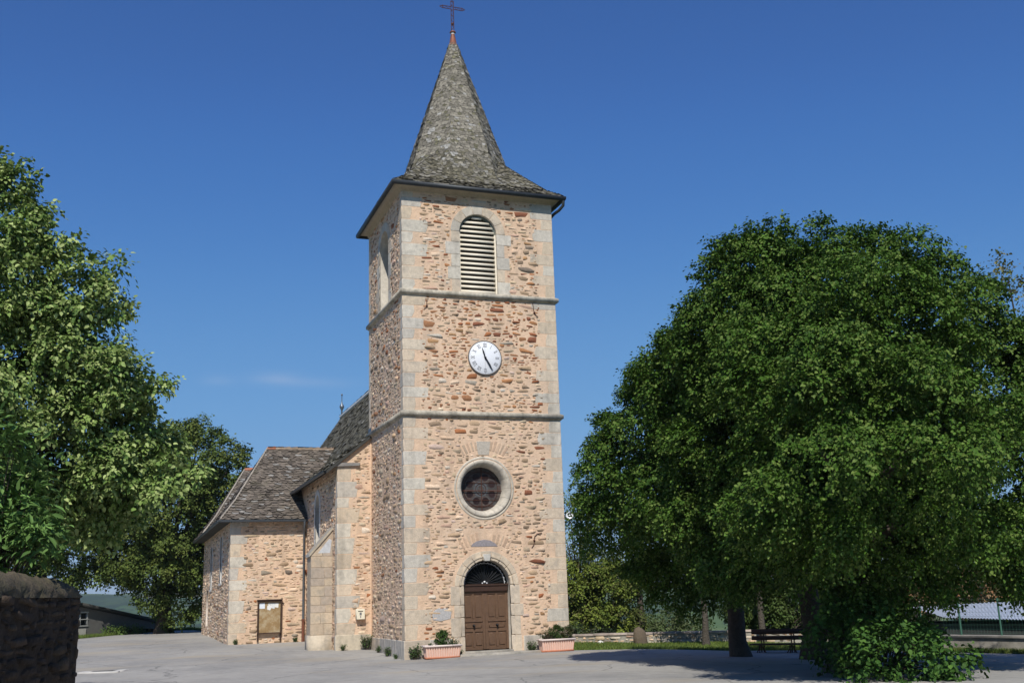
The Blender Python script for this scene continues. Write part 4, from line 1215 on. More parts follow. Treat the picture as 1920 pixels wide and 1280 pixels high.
def crown(spheres, leaf=.085, per=18, dens=9.0, pal=((.05, .10, .022),), seed=1, slen=.55, wid=.85, droop=.5, inner=.35, hex_=False, wind=(0, 0, 0), lob=None, twigs=0.0, tipcol=None, shade_var=.22, gap=.0, upb=.1, clump=.5, cover=.62):
    rg = np.random.default_rng(seed)
    C = np.array([s[:3] for s in spheres]); RR_ = np.array([s[3] for s in spheres])
    ctr = C.mean(0)
    mb = MB()
    P, D, SZ = [], [], []
    for c, r in zip(C, RR_):
        # boughs: clumps of sprays bulging from the sphere
        rc = min(clump, .75 * r)
        nc = max(3, int(cover * 4 * r * r / (rc * rc)))
        cd = unit(rg.normal(size=(nc, 3)))
        cc = c + cd * (r * rg.uniform(.80, 1.02, (nc, 1)) - rc * .35)
        m = max(4, int(dens * 2.6 * rc * rc * np.pi))
        q = unit(rg.normal(size=(nc, m, 3)) + cd[:, None] * .85 + np.array((0, 0, .35)))
        cr_ = rc * rg.uniform(.6, 1.15, (nc, 1, 1))
        p = cc[:, None] + q * cr_ * rg.uniform(.72, 1.0, (nc, m, 1)) * np.array((1, 1, .72))
        p = p.reshape(-1, 3); d = unit(q * .75 + cd[:, None] * .35).reshape(-1, 3)
        # dense inner shell that closes the crown
        n2 = int(dens * inner * 4 * np.pi * r * r * .6) + 2
        d2 = unit(rg.normal(size=(n2, 3)))
        p2 = c + d2 * (r * rg.uniform(.50, .80, (n2, 1)))
        p = np.vstack([p, p2]); d = np.vstack([d, d2])
        if gap > 0:
            keep = rg.random(len(p)) > gap * .35
            p, d = p[keep], d[keep]
        q = np.linalg.norm(p[:, None] - C[None], axis=2) / RR_[None]
        ok = (q < .52).sum(1) == 0
        P.append(p[ok]); D.append(d[ok]); SZ.append(np.full(ok.sum(), r))
    P = np.vstack(P); D = np.vstack(D)
    n = len(P)
    g = np.array((0, 0, -1.0))
    dirs = unit(D * .7 + rg.normal(size=(n, 3)) * .45 + g * droop * .5 + np.array(wind) + np.array((0, 0, upb)))
    L = slen * rg.uniform(.55, 1.25, n)
    L = np.minimum(L, .9 * np.concatenate(SZ) + .1)
    t = (np.arange(per) + .5) / per
    base = P[:, None] + dirs[:, None] * (L[:, None] * (t - .35)[None])[..., None] + g * (droop * .35 * L[:, None] * (t ** 2)[None])[..., None]
    side = unit(np.cross(dirs, rg.normal(size=(n, 3)) + np.array((0, 0, 1.2))))
    sg = np.where(np.arange(per) % 2, 1.0, -1.0)[None, :, None]
    axis = unit(dirs[:, None] * .7 + side[:, None] * sg * .8 + g * (.25 + droop * .4) + rg.normal(size=(n, per, 3)) * .25 + np.array(wind) * .8)
    nrm = unit(D[:, None] * .6 + np.array((0, 0, .7)) + rg.normal(size=(n, 1, 3)) * .28 + rg.normal(size=(n, per, 3)) * .27)
    base = base + side[:, None] * sg * (leaf * .35) + rg.normal(size=(n, per, 3)) * leaf * .45
    ll = leaf * rg.uniform(.6, 1.2, (n, per))
    pal = np.array(pal)
    col = pal[rg.integers(0, len(pal), n)][:, None] * rg.uniform(1 - shade_var, 1 + shade_var, (n, 1, 1)) * rg.uniform(.75, 1.25, (n, per, 1))
    if tipcol is not None:
        k = (rg.random((n, per, 1)) < .5 * t[None, :, None] ** 1.5)
        col = np.where(k, np.array(tipcol) * rg.uniform(.8, 1.2, (n, per, 1)), col)
    leaf_faces(mb, base.reshape(-1, 3), axis.reshape(-1, 3), nrm.reshape(-1, 3), ll.ravel(), wid, col.reshape(-1, 3), hex_=hex_)
    return mb, P, dirs, L

def limbs(mb, base, h0, r0, spheres, seed=0, nmax=14, lean=(0, 0)):
    rg = np.random.default_rng(seed)
    b = np.array(base, float)
    top = b + np.array((lean[0], lean[1], h0))
    kk = 7
    pts = [b + np.array((0, 0, -.3))] + [b + (top - b) * t + np.r_[rg.normal(0, r0*.12, 2), 0] for t in np.linspace(0.02, 1, kk)]
    rad = [r0 * 1.45, r0 * 1.3] + [r0 * (1.05 - .3*t) for t in np.linspace(.1, 1, kk-1)]
    mb.tube(pts, rad, 12)
    fork = pts[-1]
    S_ = sorted(spheres, key=lambda s: -s[3])[:nmax]
    for s in S_:
        e = np.array(s[:3]); m = (fork + e) / 2 + np.array((0, 0, .12 * np.linalg.norm(e - fork))) + rg.normal(0, .12, 3)
        st = b + (fork - b) * rg.uniform(.75, 1.0)
        q = [st, st*.55 + m*.45 + rg.normal(0, .06, 3), m, m*.5 + e*.5 + rg.normal(0, .1, 3), e]
        rr = r0 * .42 * min(1, .5 + s[3] / 3)
        mb.tube(q, [rr, rr*.8, rr*.6, rr*.4, rr*.18], 7)

def tree(name, label, cat, base, spheres, trunk_h, trunk_r, group=None, bark='bark', seed=1, lean=(0, 0), nmax=14, ivy=None, twig_spheres=None, **kw):
    t = thing(name, label, cat, base, group)
    o = MB(); limbs(o, base, trunk_h, trunk_r, spheres, seed, nmax, lean)
    o.build('trunk', M[bark], t, smooth=True)
    mb, P, dirs, L = crown(spheres, seed=seed, **kw)
    mb.build('crown', M['leaf'], t)
    if ivy:
        m2, *_ = crown(ivy['s'], leaf=ivy.get('leaf', .1), per=10, dens=ivy.get('dens', 14), pal=ivy['pal'], seed=seed + 50, slen=.25, droop=.6, inner=.2)
        m2.build('ivy', M['leaf'], t)
    return t

LIME_A = [(6.36, -14.88, 8.75, 1.38), (7.55, -15.31, 8.71, 1.44), (5.93, -14.28, 9.16, 1.15), (5.41, -13.71, 7.68, 1.67), (5.55, -16.32, 6.61, 2.36), (8.39, -15.86, 7.84, 1.65), (9.58, -15.33, 7.64, 1.35), (10.5, -15.44, 6.23, 1.78), (10.83, -15.41, 4.33, 1.88), (6.54, -17.22, 4.82, 2.49), (4.65, -16.49, 4.73, 2.31), (4.96, -12.94, 5.63, 1.63), (5.08, -11.49, 4.37, 1.35), (5.4, -11.99, 3.22, 1.42), (5.94, -14.08, 3.01, 1.7), (7.35, -15.5, 3.17, 1.7), (9.37, -15.55, 3.41, 1.3), (11.1, -15.61, 2.94, 1.35), (12.38, -15.72, 5.46, 1.92), (4.5, -12.67, 7.08, 0.91), (6.97, -14.27, 1.98, 0.9), (4.65, -11.15, 3.67, 0.98), (9.37, -16.44, 2.74, 0.69), (6.42, -11.59, 2.6, 0.9), (7.8, -13.4, 6.6, 2.7), (8.6, -12.6, 4.6, 2.5), (10.2, -13.2, 6.0, 2.0), (7.0, -12.4, 4.4, 2.1), (6.6, -13.0, 7.4, 1.9), (4.45, -12.38, 8.15, 0.93), (4.59, -13.16, 8.85, 0.81), (4.3, -11.59, 7.43, 0.95), (4.95, -14.02, 9.47, 0.74), (5.13, -14.72, 9.77, 0.57), (6.42, -15.4, 9.54, 0.69), (7.48, -15.74, 9.27, 0.69), (8.7, -15.88, 8.93, 0.63), (4.11, -10.9, 7.14, 0.69), (5.02, -13.31, 8.83, 1.18), (5.36, -14.94, 10.18, 0.2), (4.18, -10.23, 6.56, 0.84), (10.56, -16.08, 6.94, 0.94), (11.07, -16.08, 6.44, 1.13), (9.01, -15.35, 2.46, 0.66), (9.92, -15.63, 2.19, 0.7), (8.37, -14.85, 2.25, 0.67), (10.62, -15.82, 1.93, 0.6)]
LIME_B = [(6.14, -11.98, 8.7, 1.66), (5.41, -11.51, 7.92, 1.38), (4.95, -11.0, 6.59, 1.66), (6.89, -12.39, 9.21, 1.52), (7.32, -11.72, 5.97, 2.21), (5.03, -10.62, 4.97, 1.52), (8.43, -11.78, 4.58, 1.66), (6.48, -12.37, 9.77, 1.11), (8.7, -11.02, 7.6, 1.93), (9.57, -11.54, 5.67, 1.75)]
LIME_C = [(3.74, -9.37, 5.88, 1.23), (4.52, -9.87, 6.7, 1.3), (5.44, -9.95, 7.38, 1.01), (3.58, -8.56, 4.91, 0.9594999999999999), (4.34, -8.91, 4.88, 1.59), (4.13, -7.3, 3.92, 1.16), (5.43, -9.3, 4.84, 1.89), (5.25, -7.17, 3.46, 1.16), (6.35, -7.5, 3.14, 1.16), (7.22, -8.52, 3.39, 1.3), (6.66, -9.74, 4.8, 1.45), (3.25, -8.31, 4.51, 0.46399999999999997), (7.62, -8.16, 2.52, 0.73), (5.7, -7.12, 2.6, 0.66), (6.42, -8.39, 5.85, 1.75), (7.29, -8.39, 4.45, 1.4), (5.12, -7.36, 2.5, 0.51), (5.78, -7.5, 2.11, 0.6), (6.5, -7.72, 1.94, 0.6), (4.61, -7.26, 2.88, 0.42), (6.98, -7.97, 2.22, 0.68), (5.68, -6.83, 1.75, 0.34), (6.56, -7.08, 1.5, 0.34)]
LIMEPAL = ((.050, .108, .013), (.062, .125, .016), (.041, .092, .011), (.071, .135, .020))
LIMES = 'lime trees beside the church'
limekw = dict(pal=LIMEPAL, tipcol=(.12, .178, .036), wid=.80, droop=.6, wind=(-.22, .1, 0), group=LIMES)
tree('lime_tree', 'nearest big dark green lime tree with low leafy branches, right of the church', 'tree', (6.86, -13.96, .0), LIME_A, 2.4, .50, seed=11, leaf=.078, per=22, dens=14, slen=.5, hex_=True, inner=.85, clump=.78, cover=.55, **limekw)
tree('lime_tree', 'middle lime tree partly hidden behind the nearest big one, bench beside its trunk', 'tree', (9.35, -9.0, -.06), LIME_B, 2.6, .32, seed=12, leaf=.10, per=15, dens=9, slen=.5, inner=.9, clump=.7, **limekw)
tree('lime_tree', 'farthest lime tree, its lighter crown reaching the right corner of the tower', 'tree', (8.3, -6.7, -.03), LIME_C, 2.5, .26, seed=13, leaf=.085, per=16, dens=14, slen=.42, inner=.85, clump=.6, cover=.58, **limekw)
SPROUT = [(5.78, -16.34, 0.6, 0.62), (6.5, -16.57, 0.5, 0.62), (7.12, -16.74, 0.3, 0.42), (5.39, -16.1, 0.3, 0.36), (5.8, -14.9, 0.83, 0.58), (7.2, -15.4, .8, 0.5), (6.22, -15.0, 1.2, 0.66)]
t = thing('lime_shoots', 'leafy green shoots sprouting on the ground round the nearest lime trunk', 'shrub', (6.6, -15.8, 0))
mb, P, dr, L = crown(SPROUT, leaf=.105, per=16, dens=10, clump=.32, gap=.3, pal=((.038, .09, .018), (.05, .115, .022)), tipcol=(.085, .17, .03), seed=14, slen=.5, wid=.85, droop=.6, hex_=True, inner=.5)
mb.build('leaves', M['leaf'], t)
o = MB()
for p, d, l in list(zip(P, dr, L))[::6]:
    o.tube([(6.7, -15.2, -.05), (p + np.array((6.7, -15.2, 0))) / 2 + np.array((0, 0, .15)), p], [.02, .012, .005], 4, cap=False)
o.build('stems', M['bark'], t)

FAR_D = [(26.72, -0.88, 14.64, 0.92), (27.35, -1.22, 15.07, 1.04), (27.01, -0.64, 13.29, 1.16), (28.07, -1.14, 13.7, 1.39), (28.38, -0.79, 11.89, 1.85), (27.12, -0.11, 11.04, 1.62), (29.5, -.8, 13.6, 1.6), (29.8, 0, 11, 2.2), (28.4, 0.2, 8.6, 2.4)]
tree('deciduous_tree', 'thin crowned olive green tree rising behind the lime crowns at right', 'tree', (28.9, 0.4, -2.2), FAR_D, 7.5, .32, seed=15, leaf=.17, per=9, dens=2.6, clump=.6, cover=.42, pal=((.15, .155, .05), (.13, .15, .045), (.18, .16, .06)), slen=.6, wid=.7, droop=.2, gap=1.3, inner=.1)

L1 = [(-11.63, -13.61, 8.29, 1.41), (-10.94, -13.71, 7.68, 0.95), (-9.99, -14.05, 7.65, 0.75), (-9.59, -14.31, 8.12, 0.45), (-10.59, -13.51, 6.4, 1.51), (-9.57, -13.98, 6.76, 0.85), (-9.19, -14.34, 7.62, 0.35), (-8.97, -14.04, 6.15, 0.7), (-8.46, -14.24, 6.18, 0.32), (-9.22, -13.76, 5.38, 1.01), (-10.14, -13.3, 4.92, 1.41), (-11.48, -12.92, 5.36, 2.01), (-8.52, -13.83, 4.67, 0.59), (-8.05, -14.44, 4.21, 0.37), (-7.54, -15.21, 4.22, 0.17), (-8.88, -13.6, 4.3, 0.8), (-10.72, -14.11, 8.94, 0.32), (-11.09, -14.18, 9.78, 0.34), (-10.86, -14.3, 9.92, 0.22), (-10.59, -14.24, 9.28, 0.22), (-11.48, -13.86, 9.07, 0.8), (-11.07, -13.86, 8.47, 0.55), (-11.91, -13.95, 10.06, 0.6), (-10.41, -14.12, 8.54, 0.35), (-10.05, -14.3, 8.72, 0.22), (-9.62, -12.65, 3.78, 0.57), (-10.5, -12.34, 3.81, 0.72), (-12.6, -11.8, 6.6, 2.3), (-13.2, -13.2, 7.6, 2.0), (-13.4, -12.4, 5.0, 2.0), (-10.3, -12.2, 4.1, 0.95), (-9.3, -12.3, 3.9, 0.8), (-11.5, -12.2, 3.9, 1.1), (-8.9, -12.6, 3.6, 0.55), (-9.8, -12.5, 5.9, 1.2), (-8.7, -12.9, 5.1, 0.8)]
L1PAL = ((.145, .225, .055), (.175, .25, .064), (.11, .185, .044), (.205, .275, .085))
tree('maple_tree', 'large pale green leafy tree behind the dark stone wall at left', 'tree', (-12.9, -12.6, 0), L1, 3.4, .34, bark='bark_grey', seed=21, leaf=.10, per=15, dens=16, clump=.46, cover=.54, pal=L1PAL, tipcol=(.34, .41, .15), slen=.36, wid=.66, droop=.45, hex_=True, gap=.3, inner=.85, nmax=13)
L2 = [(-10.37, -18.9, 3.56, 0.45), (-10.02, -18.97, 3.34, 0.31), (-10.24, -18.8, 2.99, 0.38), (-10.77, -18.68, 3.29, 0.66), (-9.89, -18.91, 2.91, 0.22), (-10.73, -18.86, 3.93, 0.51), (-10.9, -18.4, 2.5, .6)]
t = thing('laurel_shrub', 'bright green shrub with long pointed leaves above the dark stone wall', 'shrub', (-10.7, -18.5, 0))
mb, P, dr, L = crown(L2, leaf=.17, per=11, dens=14, clump=.3, pal=((.11, .20, .05), (.13, .23, .06), (.09, .17, .045)), seed=22, slen=.4, wid=.34, droop=.1, hex_=True, inner=.3, upb=.45)
mb.build('leaves', M['leaf'], t)
o = MB()
for p, d, l in list(zip(P, dr, L))[::5]:
    o.tube([(-10.7, -18.5, -.05), (-10.6, -18.55, 1.6), p], [.03, .018, .005], 4, cap=False)
o.build('stems', M['bark'], t)

L3 = [(-4.9, 29.51, 9.96, 2.34), (-6.64, 30.21, 9.72, 2.34), (-8.07, 30.88, 9.16, 2.49), (-3.26, 29.03, 9.45, 1.31), (-5.64, 30.47, 7.27, 3.12), (-3.86, 29.9, 6.9, 1.87), (-8.2, 31.77, 5.84, 2.8), (-6.36, 31.5, 4.27, 2.49), (-4.03, 30.58, 4.49, 1.87), (-5.1, 31.5, 2.41, 1.4), (-8.67, 32.52, 3.9, 1.4), (-2.58, 28.52, 10.49, 0.62), (-6.16, 29.5, 11.82, 0.93), (-4.83, 29.06, 11.62, 0.87), (-6.2, 33.2, 7.6, 3.0)]
L3b = [(-10.62, 32.26, 7.44, 2.8), (-10.79, 32.94, 5.02, 2.1), (-12.31, 33.18, 6.28, 2.8), (-13.81, 33.57, 6.94, 2.8), (-12.4, 34.6, 8.4, 2.6), (-15, 35, 6, 3)]
OAK = ((.11, .15, .032), (.09, .135, .03), (.135, .165, .04), (.08, .115, .028))
iv = [(-6.31 + dx, 32.2, z, .55) for z, dx in ((.5, 0), (1.2, .05), (1.9, -.05), (2.6, 0), (3.3, .05))]
tree('oak_tree', 'dark olive oak with an ivy covered trunk at the grass edge left of the church', 'tree', (-6.31, 32.48, .35), L3, 3.6, .42, seed=31, leaf=.17, per=14, dens=6, clump=.75, pal=OAK, slen=.6, wid=.75, droop=.25, gap=.3, inner=.8, ivy=dict(s=iv, pal=((.05, .09, .025), (.065, .11, .03)), leaf=.13, dens=14), group='oak trees left of the church')
tree('oak_tree', 'dark olive oak farther left, hanging over the low shed roof', 'tree', (-13.2, 35.5, .3), L3b, 4.6, .38, seed=32, leaf=.17, per=13, dens=5, clump=.75, pal=OAK, slen=.6, wid=.75, droop=.3, gap=.5, inner=.7, group='oak trees left of the church')
L4 = [(-3.4, 33.4, 4.6, 1.6), (-3.0, 33.6, 6.2, 1.9), (-4.6, 33.6, 5.6, 1.6), (-2.3, 34.2, 4.0, 1.2)]
tree('oak_tree', 'leaning dark oak trunk right beside the far corner of the transept', 'tree', (-3.55, 33.0, .38), L4, 3.6, .30, seed=33, lean=(-.55, .2), leaf=.17, per=11, dens=5.5, clump=.6, pal=OAK, slen=.6, wid=.75, droop=.3, gap=.4, inner=.8, group='oak trees left of the church')

# trees and bushes beyond the low wall on the right
EG = ((.15, .20, .034), (.18, .225, .04), (.12, .17, .034), (.15, .16, .05))
E1 = [(10.19, 8.95, 4.27, 0.66), (10.8, 9.02, 3.11, 0.94), (10.24, 8.64, 5.42, 0.52), (11.06, 8.52, 4.7, 0.52), (9.69, 9.42, 3.14, 0.71), (10.3, 9.6, 5.9, .7), (9.8, 9.9, 4.8, .8)]
tree('ash_tree', 'slender yellow green tree with sky gaps just right of the tower', 'tree', (10.3, 9.6, -.6), E1, 2.2, .16, seed=41, leaf=.12, per=10, dens=9, clump=.4, pal=EG, slen=.45, wid=.6, droop=.3, gap=.8, inner=.3)
E2 = [(12.2, 8.5, 2.6, .7), (12.8, 8.4, 3.3, .9), (13.3, 8.8, 2.5, .7), (11.69, 8.7, 3.08, 0.52), (12.32, 8.82, 1.9, .7)]
iv2 = [(12.35, 8.0, z, .38) for z in (.2, .8, 1.4)]
tree('ash_tree', 'yellow green tree with a dark ivy clad trunk beyond the standing stone', 'tree', (12.6, 8.1, -.5), E2, 2.6, .17, seed=42, bark='bark', leaf=.12, per=11, dens=12, clump=.4, pal=EG, slen=.45, wid=.6, droop=.3, gap=.3, inner=.7, ivy=dict(s=iv2, pal=((.08, .10, .025),), dens=8))
def bush(name, label, base, spheres, seed, pal, leaf=.12, dens=16, per=13, group=None, wid=.65, **kw):
    t = thing(name, label, 'bush', base, group)
    mb, P, dr, L = crown(spheres, leaf=leaf, per=per, dens=dens, pal=pal, seed=seed, wid=wid, **{**dict(slen=.4, droop=.25, gap=.2, inner=.8, clump=.35), **kw})
    mb.build('leaves', M['leaf'], t)
    o = MB(); b = np.array(base)
    for p in P[::max(1, len(P)//40)]:
        o.tube([b + np.array((0, 0, -.1)), (p + b) / 2 + np.array((0, 0, .15)), p], [.035, .02, .006], 4, cap=False)
    o.build('stems', M['bark_grey'], t)
HB = 'bushes beyond the low stone wall'
bush('bush', 'big yellow green bush behind the low wall, next to the tower', (10.2, 9.4, -.7), [(10.2, 9.53, 1.7, 1.0), (10.27, 9.86, .5, .9), (9.7, 9.6, .9, .8), (9.4, 9.9, .2, .8), (9.5, 9.7, 2.2, .75), (10.8, 9.2, 2.7, .8), (9.8, 10.2, 3.0, .7)], 43, EG, group=HB)
bush('bush', 'tangled olive bush behind the low wall, left of the standing stone', (11.4, 9.2, -.7), [(11.52, 9.0, 1.9, 1.05), (11.13, 9.43, .8, 1.05), (12.0, 9.0, .8, .85), (12.48, 9.03, .3, .65), (11.3, 9.1, 3.0, .8), (12.0, 8.8, 2.4, .7)], 44, EG, group=HB)
bush('bush', 'pale grey green bush behind the low wall, right of the standing stone', (13.8, 7.5, -.9), [(13.56, 7.57, 0.45, 0.65), (14.42, 7.23, 0.5, 0.62), (13.13, 7.78, 0.15, 0.5), (13.96, 7.28, .9, 0.46), (14.9, 7.0, .3, .6), (14.3, 7.4, .0, .7), (13.4, 7.9, .7, .4)], 45, ((.10, .14, .05), (.12, .15, .065)), leaf=.09, group=HB)
bush('bush', 'dark green bush against the low wall behind the bench', (15.2, 2.7, -.7), [(14.37, 2.78, 0.95, 0.7), (15.75, 2.28, 0.9, 0.6), (14.79, 2.78, 0.32, 0.5), (15.4, 2.9, 1.6, 1.0), (16.6, 2.0, 1.2, 1.0), (17.6, 1.4, 1.0, 1.0), (18.6, .8, 1.2, 1.1), (16.2, 2.6, 2.4, 1.0), (17.8, 1.8, 2.5, 1.1), (19.4, .6, 2.4, 1.2)], 46, ((.06, .10, .025), (.08, .115, .03)), group=HB)
bush('bush', 'grey green undergrowth at the foot of the tower wall', (9.2, 8.2, -.3), [(9.0, 8.2, .3, .5), (9.6, 7.9, .15, .45), (10.4, 7.6, .1, .4)], 47, ((.07, .105, .055), (.085, .12, .06)), leaf=.08, group=HB)
G_ = [(12.4, .4, 2.9, .8), (11.9, 0, 3.6, .9), (11.0, .3, 2.3, .5), (11.96, 1.1, 2.41, 0.7), (11.33, 1.48, 1.84, 0.5), (12.46, 1.07, 1.8, 0.4), (10.74, 1.59, 2.25, 0.5), (11.4, 0.4, 3.4, .8), (10.9, .9, 2.9, .6)]
tree('robinia_tree', 'thin grey trunked tree on the lawn in front of the low wall', 'tree', (11.15, .05, -.02), G_, 2.4, .12, bark='bark_grey', seed=48, leaf=.10, per=10, dens=9, pal=((.03, .055, .02), (.04, .07, .022)), slen=.42, wid=.6, droop=.4, gap=.2, inner=.7, clump=.35)
H_ = [(15.11, 2.25, 2.4, 1.0), (16.09, 1.84, 2.5, 1.06), (17.31, 1.56, 2.2, 0.9), (14.4, 2.4, 2.9, .8)]
tree('robinia_tree', 'grey trunked tree rising right behind the bench', 'tree', (14.06, .91, -.1), H_, 2.6, .12, bark='bark_grey', seed=49, leaf=.10, per=10, dens=8, pal=((.05, .085, .022), (.065, .10, .025)), slen=.45, wid=.6, droop=.4, gap=.2, inner=.7, clump=.4)
# orange flowering bushes by the metal roof
FLW = ((.30, .15, .07), (.36, .24, .13), (.12, .09, .05), (.06, .08, .03), (.045, .065, .022), (.06, .07, .028))
bush('flowering_bush', 'orange and cream flowering bush above the left end of the metal roof', (21.4, 1.2, -2.2), [(21.57, 1.01, 1.3, 0.6), (21.14, 1.03, 1.9, 0.5), (22.3, 0.8, 1.5, .55)], 51, FLW, leaf=.11, group='flowering bushes behind the metal roof')
bush('flowering_bush', 'orange flowering bush above the middle of the metal roof', (23.8, .4, -2.2), [(23.5, 0.3, 1.7, 0.55), (24.2, 0.1, 1.5, 0.5), (22.96, 0.5, 1.9, 0.4)], 52, FLW, leaf=.11, group='flowering bushes behind the metal roof')
bush('dark_hedge', 'dark green hedge bank behind the metal roof and flowering bushes', (25, 5, -3), [(21, 4.5, 1.6, 1.8), (23.5, 3.6, 1.8, 1.8), (26, 3.0, 2.0, 1.9), (28.5, 2.2, 1.8, 1.9), (18.6, 5.4, 1.0, 1.6), (22, 4.5, 3.2, 1.5), (25, 4, 3.4, 1.5)], 53, ((.03, .05, .02), (.04, .06, .022)), leaf=.16, dens=5)

# grass
def blades(name, label, fn, n, seed, hmax=.11):
    rg = np.random.default_rng(seed)
    x, y = fn(rg, n)
    z = zg(x, y)
    m = len(x); h = hmax * rg.uniform(.4, 1.2, m); a = rg.uniform(0, 2*np.pi, m); wd = rg.uniform(.012, .025, m)
    b = np.c_[x, y, z]; d = np.c_[np.cos(a), np.sin(a), np.zeros(m)] * wd[:, None]
    tip = b + np.c_[rg.normal(0, .4, m) * h, rg.normal(0, .4, m) * h, h]
    V = np.stack([b - d, b + d, tip], 1).reshape(-1, 3)
    col = np.array((.095, .155, .035)) * rg.uniform(.6, 1.4, (m, 1)) + np.array((.05, .02, 0)) * rg.random((m, 1))
    mb = MB(); mb.add(V, np.arange(m * 3).reshape(m, 3), col)
    tag(mb.build(name, M['leaf']), kind='stuff')
def lawn_right(rg, n):
    x = rg.uniform(5.8, 15.5, n); ye = np.interp(x, EDGE_X, EDGE_Y); yw = np.interp(x, [5.8, 8.4, 13.5, 15.5], [6.7, 5.2, 2.2, 1.0])
    return x, ye + (yw - ye) * rg.random(n) ** 1.2 + .05
def lawn_left(rg, n):
    x = rg.uniform(-14, -3.6, n); ye = np.interp(x, EDGE_X, EDGE_Y)
    return x, ye + 7 * rg.random(n) ** 2
blades('grass', '', lawn_right, 26000, 71)
blades('grass', '', lawn_left, 16000, 72, .2)
def lawn_wall(rg, n):
    return rg.uniform(14.2, 15.6, n) - .0, rg.uniform(-12.5, -8.2, n)
blades('grass', '', lambda rg, n: (lambda y: (15.45 + (-8 - y) * .32 - .55 * rg.random(n) ** 1.5, y))(rg.uniform(-12.5, -7.6, n)), 5000, 73, .17)

# ------------------------------------------------------------------ walls, sheds, street furniture
def stone_wall_mesh(mb, a, b, h, th, seed, pal, top=None, prot=(.01, .045)):
    """dry stone faces on both sides and ends of a straight wall"""
    global rng
    keep = rng; rng = np.random.default_rng(seed)
    a, b = np.array(a, float), np.array(b, float); L = np.linalg.norm(b - a); u = (b - a) / L; n = np.array((u[1], -u[0]))
    z0 = min(float(zg(*a)), float(zg(*b))) - .3
    f1 = Fr((*(a + n*th/2), z0), (*u, 0), (0, 0, 1), (*n, 0)); f2 = Fr((*(b - n*th/2), z0), (*-u, 0), (0, 0, 1), (*-n, 0))
    fe = Fr((*(b + n*th/2), z0), (*-n, 0), (0, 0, 1), (*u, 0)); fs = Fr((*(a - n*th/2), z0), (*n, 0), (0, 0, 1), (*-u, 0))
    H = h - z0
    for f, w_ in ((f1, L), (f2, L), (fe, th), (fs, th)):
        mb.poly(f.pts([(0, 0), (w_, 0), (w_, H), (0, H)]), pal(0)[0], 0)
        rubble(mb, f, w_, H, lambda U, V: V < -1, lambda u_, v_: (.1, 2, 2, 2, 2), prot=prot, dens=.4, mat_i=1)
    mb.poly([(*(a + n*th/2), h), (*(b + n*th/2), h), (*(b - n*th/2), h), (*(a - n*th/2), h)], pal(0)[0], 0)
    rng = keep
    return u, n, L

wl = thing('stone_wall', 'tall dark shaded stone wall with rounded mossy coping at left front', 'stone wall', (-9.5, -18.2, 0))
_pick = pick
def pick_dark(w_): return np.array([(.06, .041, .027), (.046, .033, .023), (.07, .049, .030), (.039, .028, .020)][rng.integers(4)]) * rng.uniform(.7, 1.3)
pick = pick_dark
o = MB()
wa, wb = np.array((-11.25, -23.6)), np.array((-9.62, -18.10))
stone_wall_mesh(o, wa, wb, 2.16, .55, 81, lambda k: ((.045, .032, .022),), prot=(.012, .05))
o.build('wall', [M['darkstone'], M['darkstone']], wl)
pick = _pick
o = MB()
u_ = (wb - wa) / np.linalg.norm(wb - wa); n_ = np.array((u_[1], -u_[0]))
Lw = np.linalg.norm(wb - wa); m = 60; kk = 14
rgw = np.random.default_rng(5)
V = []
for i in range(m + 1):
    s_ = Lw * i / m; endf = (1.25 - .55 * i / m) * (1 - max(0, (i - m + 5) / 5) ** 2 * .5)
    for j in range(kk + 1):
        t_ = math.pi * j / kk
        r_ = .31 * (1 + rgw.normal(0, .07))
        c2 = wa + u_ * (s_ + rgw.normal(0, .015)) + n_ * r_ * math.cos(t_)
        V.append((c2[0], c2[1], 2.12 + (.34 * (1 + rgw.normal(0, .09))) * math.sin(t_) * endf))
F = [(i*(kk+1) + j, (i+1)*(kk+1) + j, (i+1)*(kk+1) + j+1, i*(kk+1) + j+1) for i in range(m) for j in range(kk)]
o.add(V, F)
o.poly(V[-(kk+1):])
o.poly(V[:kk+1][::-1])
o.build('coping', M['mosscap'], wl)

lw = thing('low_stone_wall', 'low rubble stone wall along the back of the lawn, right of the tower', 'stone wall', (8.4, 5.2, 0))
o = MB()
stone_wall_mesh(o, (5.9, 6.75), (17.2, -.15), .30, .4, 82, lambda k: ((.40, .34, .26),), prot=(.004, .02))
o.build('wall', [M['concrete'], M['stone']], lw)
o = MB()
la, lb2 = np.array((5.9, 6.75)), np.array((17.2, -.15)); lu = (lb2 - la) / np.linalg.norm(lb2 - la); ln_ = np.array((lu[1], -lu[0])); LL = np.linalg.norm(lb2 - la)
s_ = 0
while s_ < LL - .2:
    d_ = min(rng.uniform(.5, 1.1), LL - s_)
    f = Fr((*(la + lu*s_ + ln_*.24), .30 + rng.uniform(-.008, .008)), (*lu, 0), (*-ln_, 0), (0, 0, 1))
    o.prism(f, [(.006, 0), (d_ - .006, 0), (d_ - .006, .48), (.006, .48)], 0, .075, np.array((.40, .33, .28)) * rng.uniform(.8, 1.15), bev=.012, cap0=True); s_ += d_
o.build('coping', M['block'], lw)
ms = MB()
prof_ = [(.25, -.1), (.27, .12), (.25, .3), (.21, .46), (.14, .57), (.05, .62), (0, .63)]
k = 14; rgs = np.random.default_rng(3); V = []
for r_, z in prof_:
    for j in range(k):
        t_ = 2*math.pi*j/k; q = r_ * (1 + rgs.normal(0, .07))
        V.append((9.85 + q*math.cos(t_) * 1.05 - z*.12, 2.7 + q*.7*math.sin(t_), z + rgs.normal(0, .012)))
ms.add(V, [(i*k + j, i*k + (j+1) % k, (i+1)*k + (j+1) % k, (i+1)*k + j) for i in range(len(prof_)-1) for j in range(k)], (.13, .10, .07))
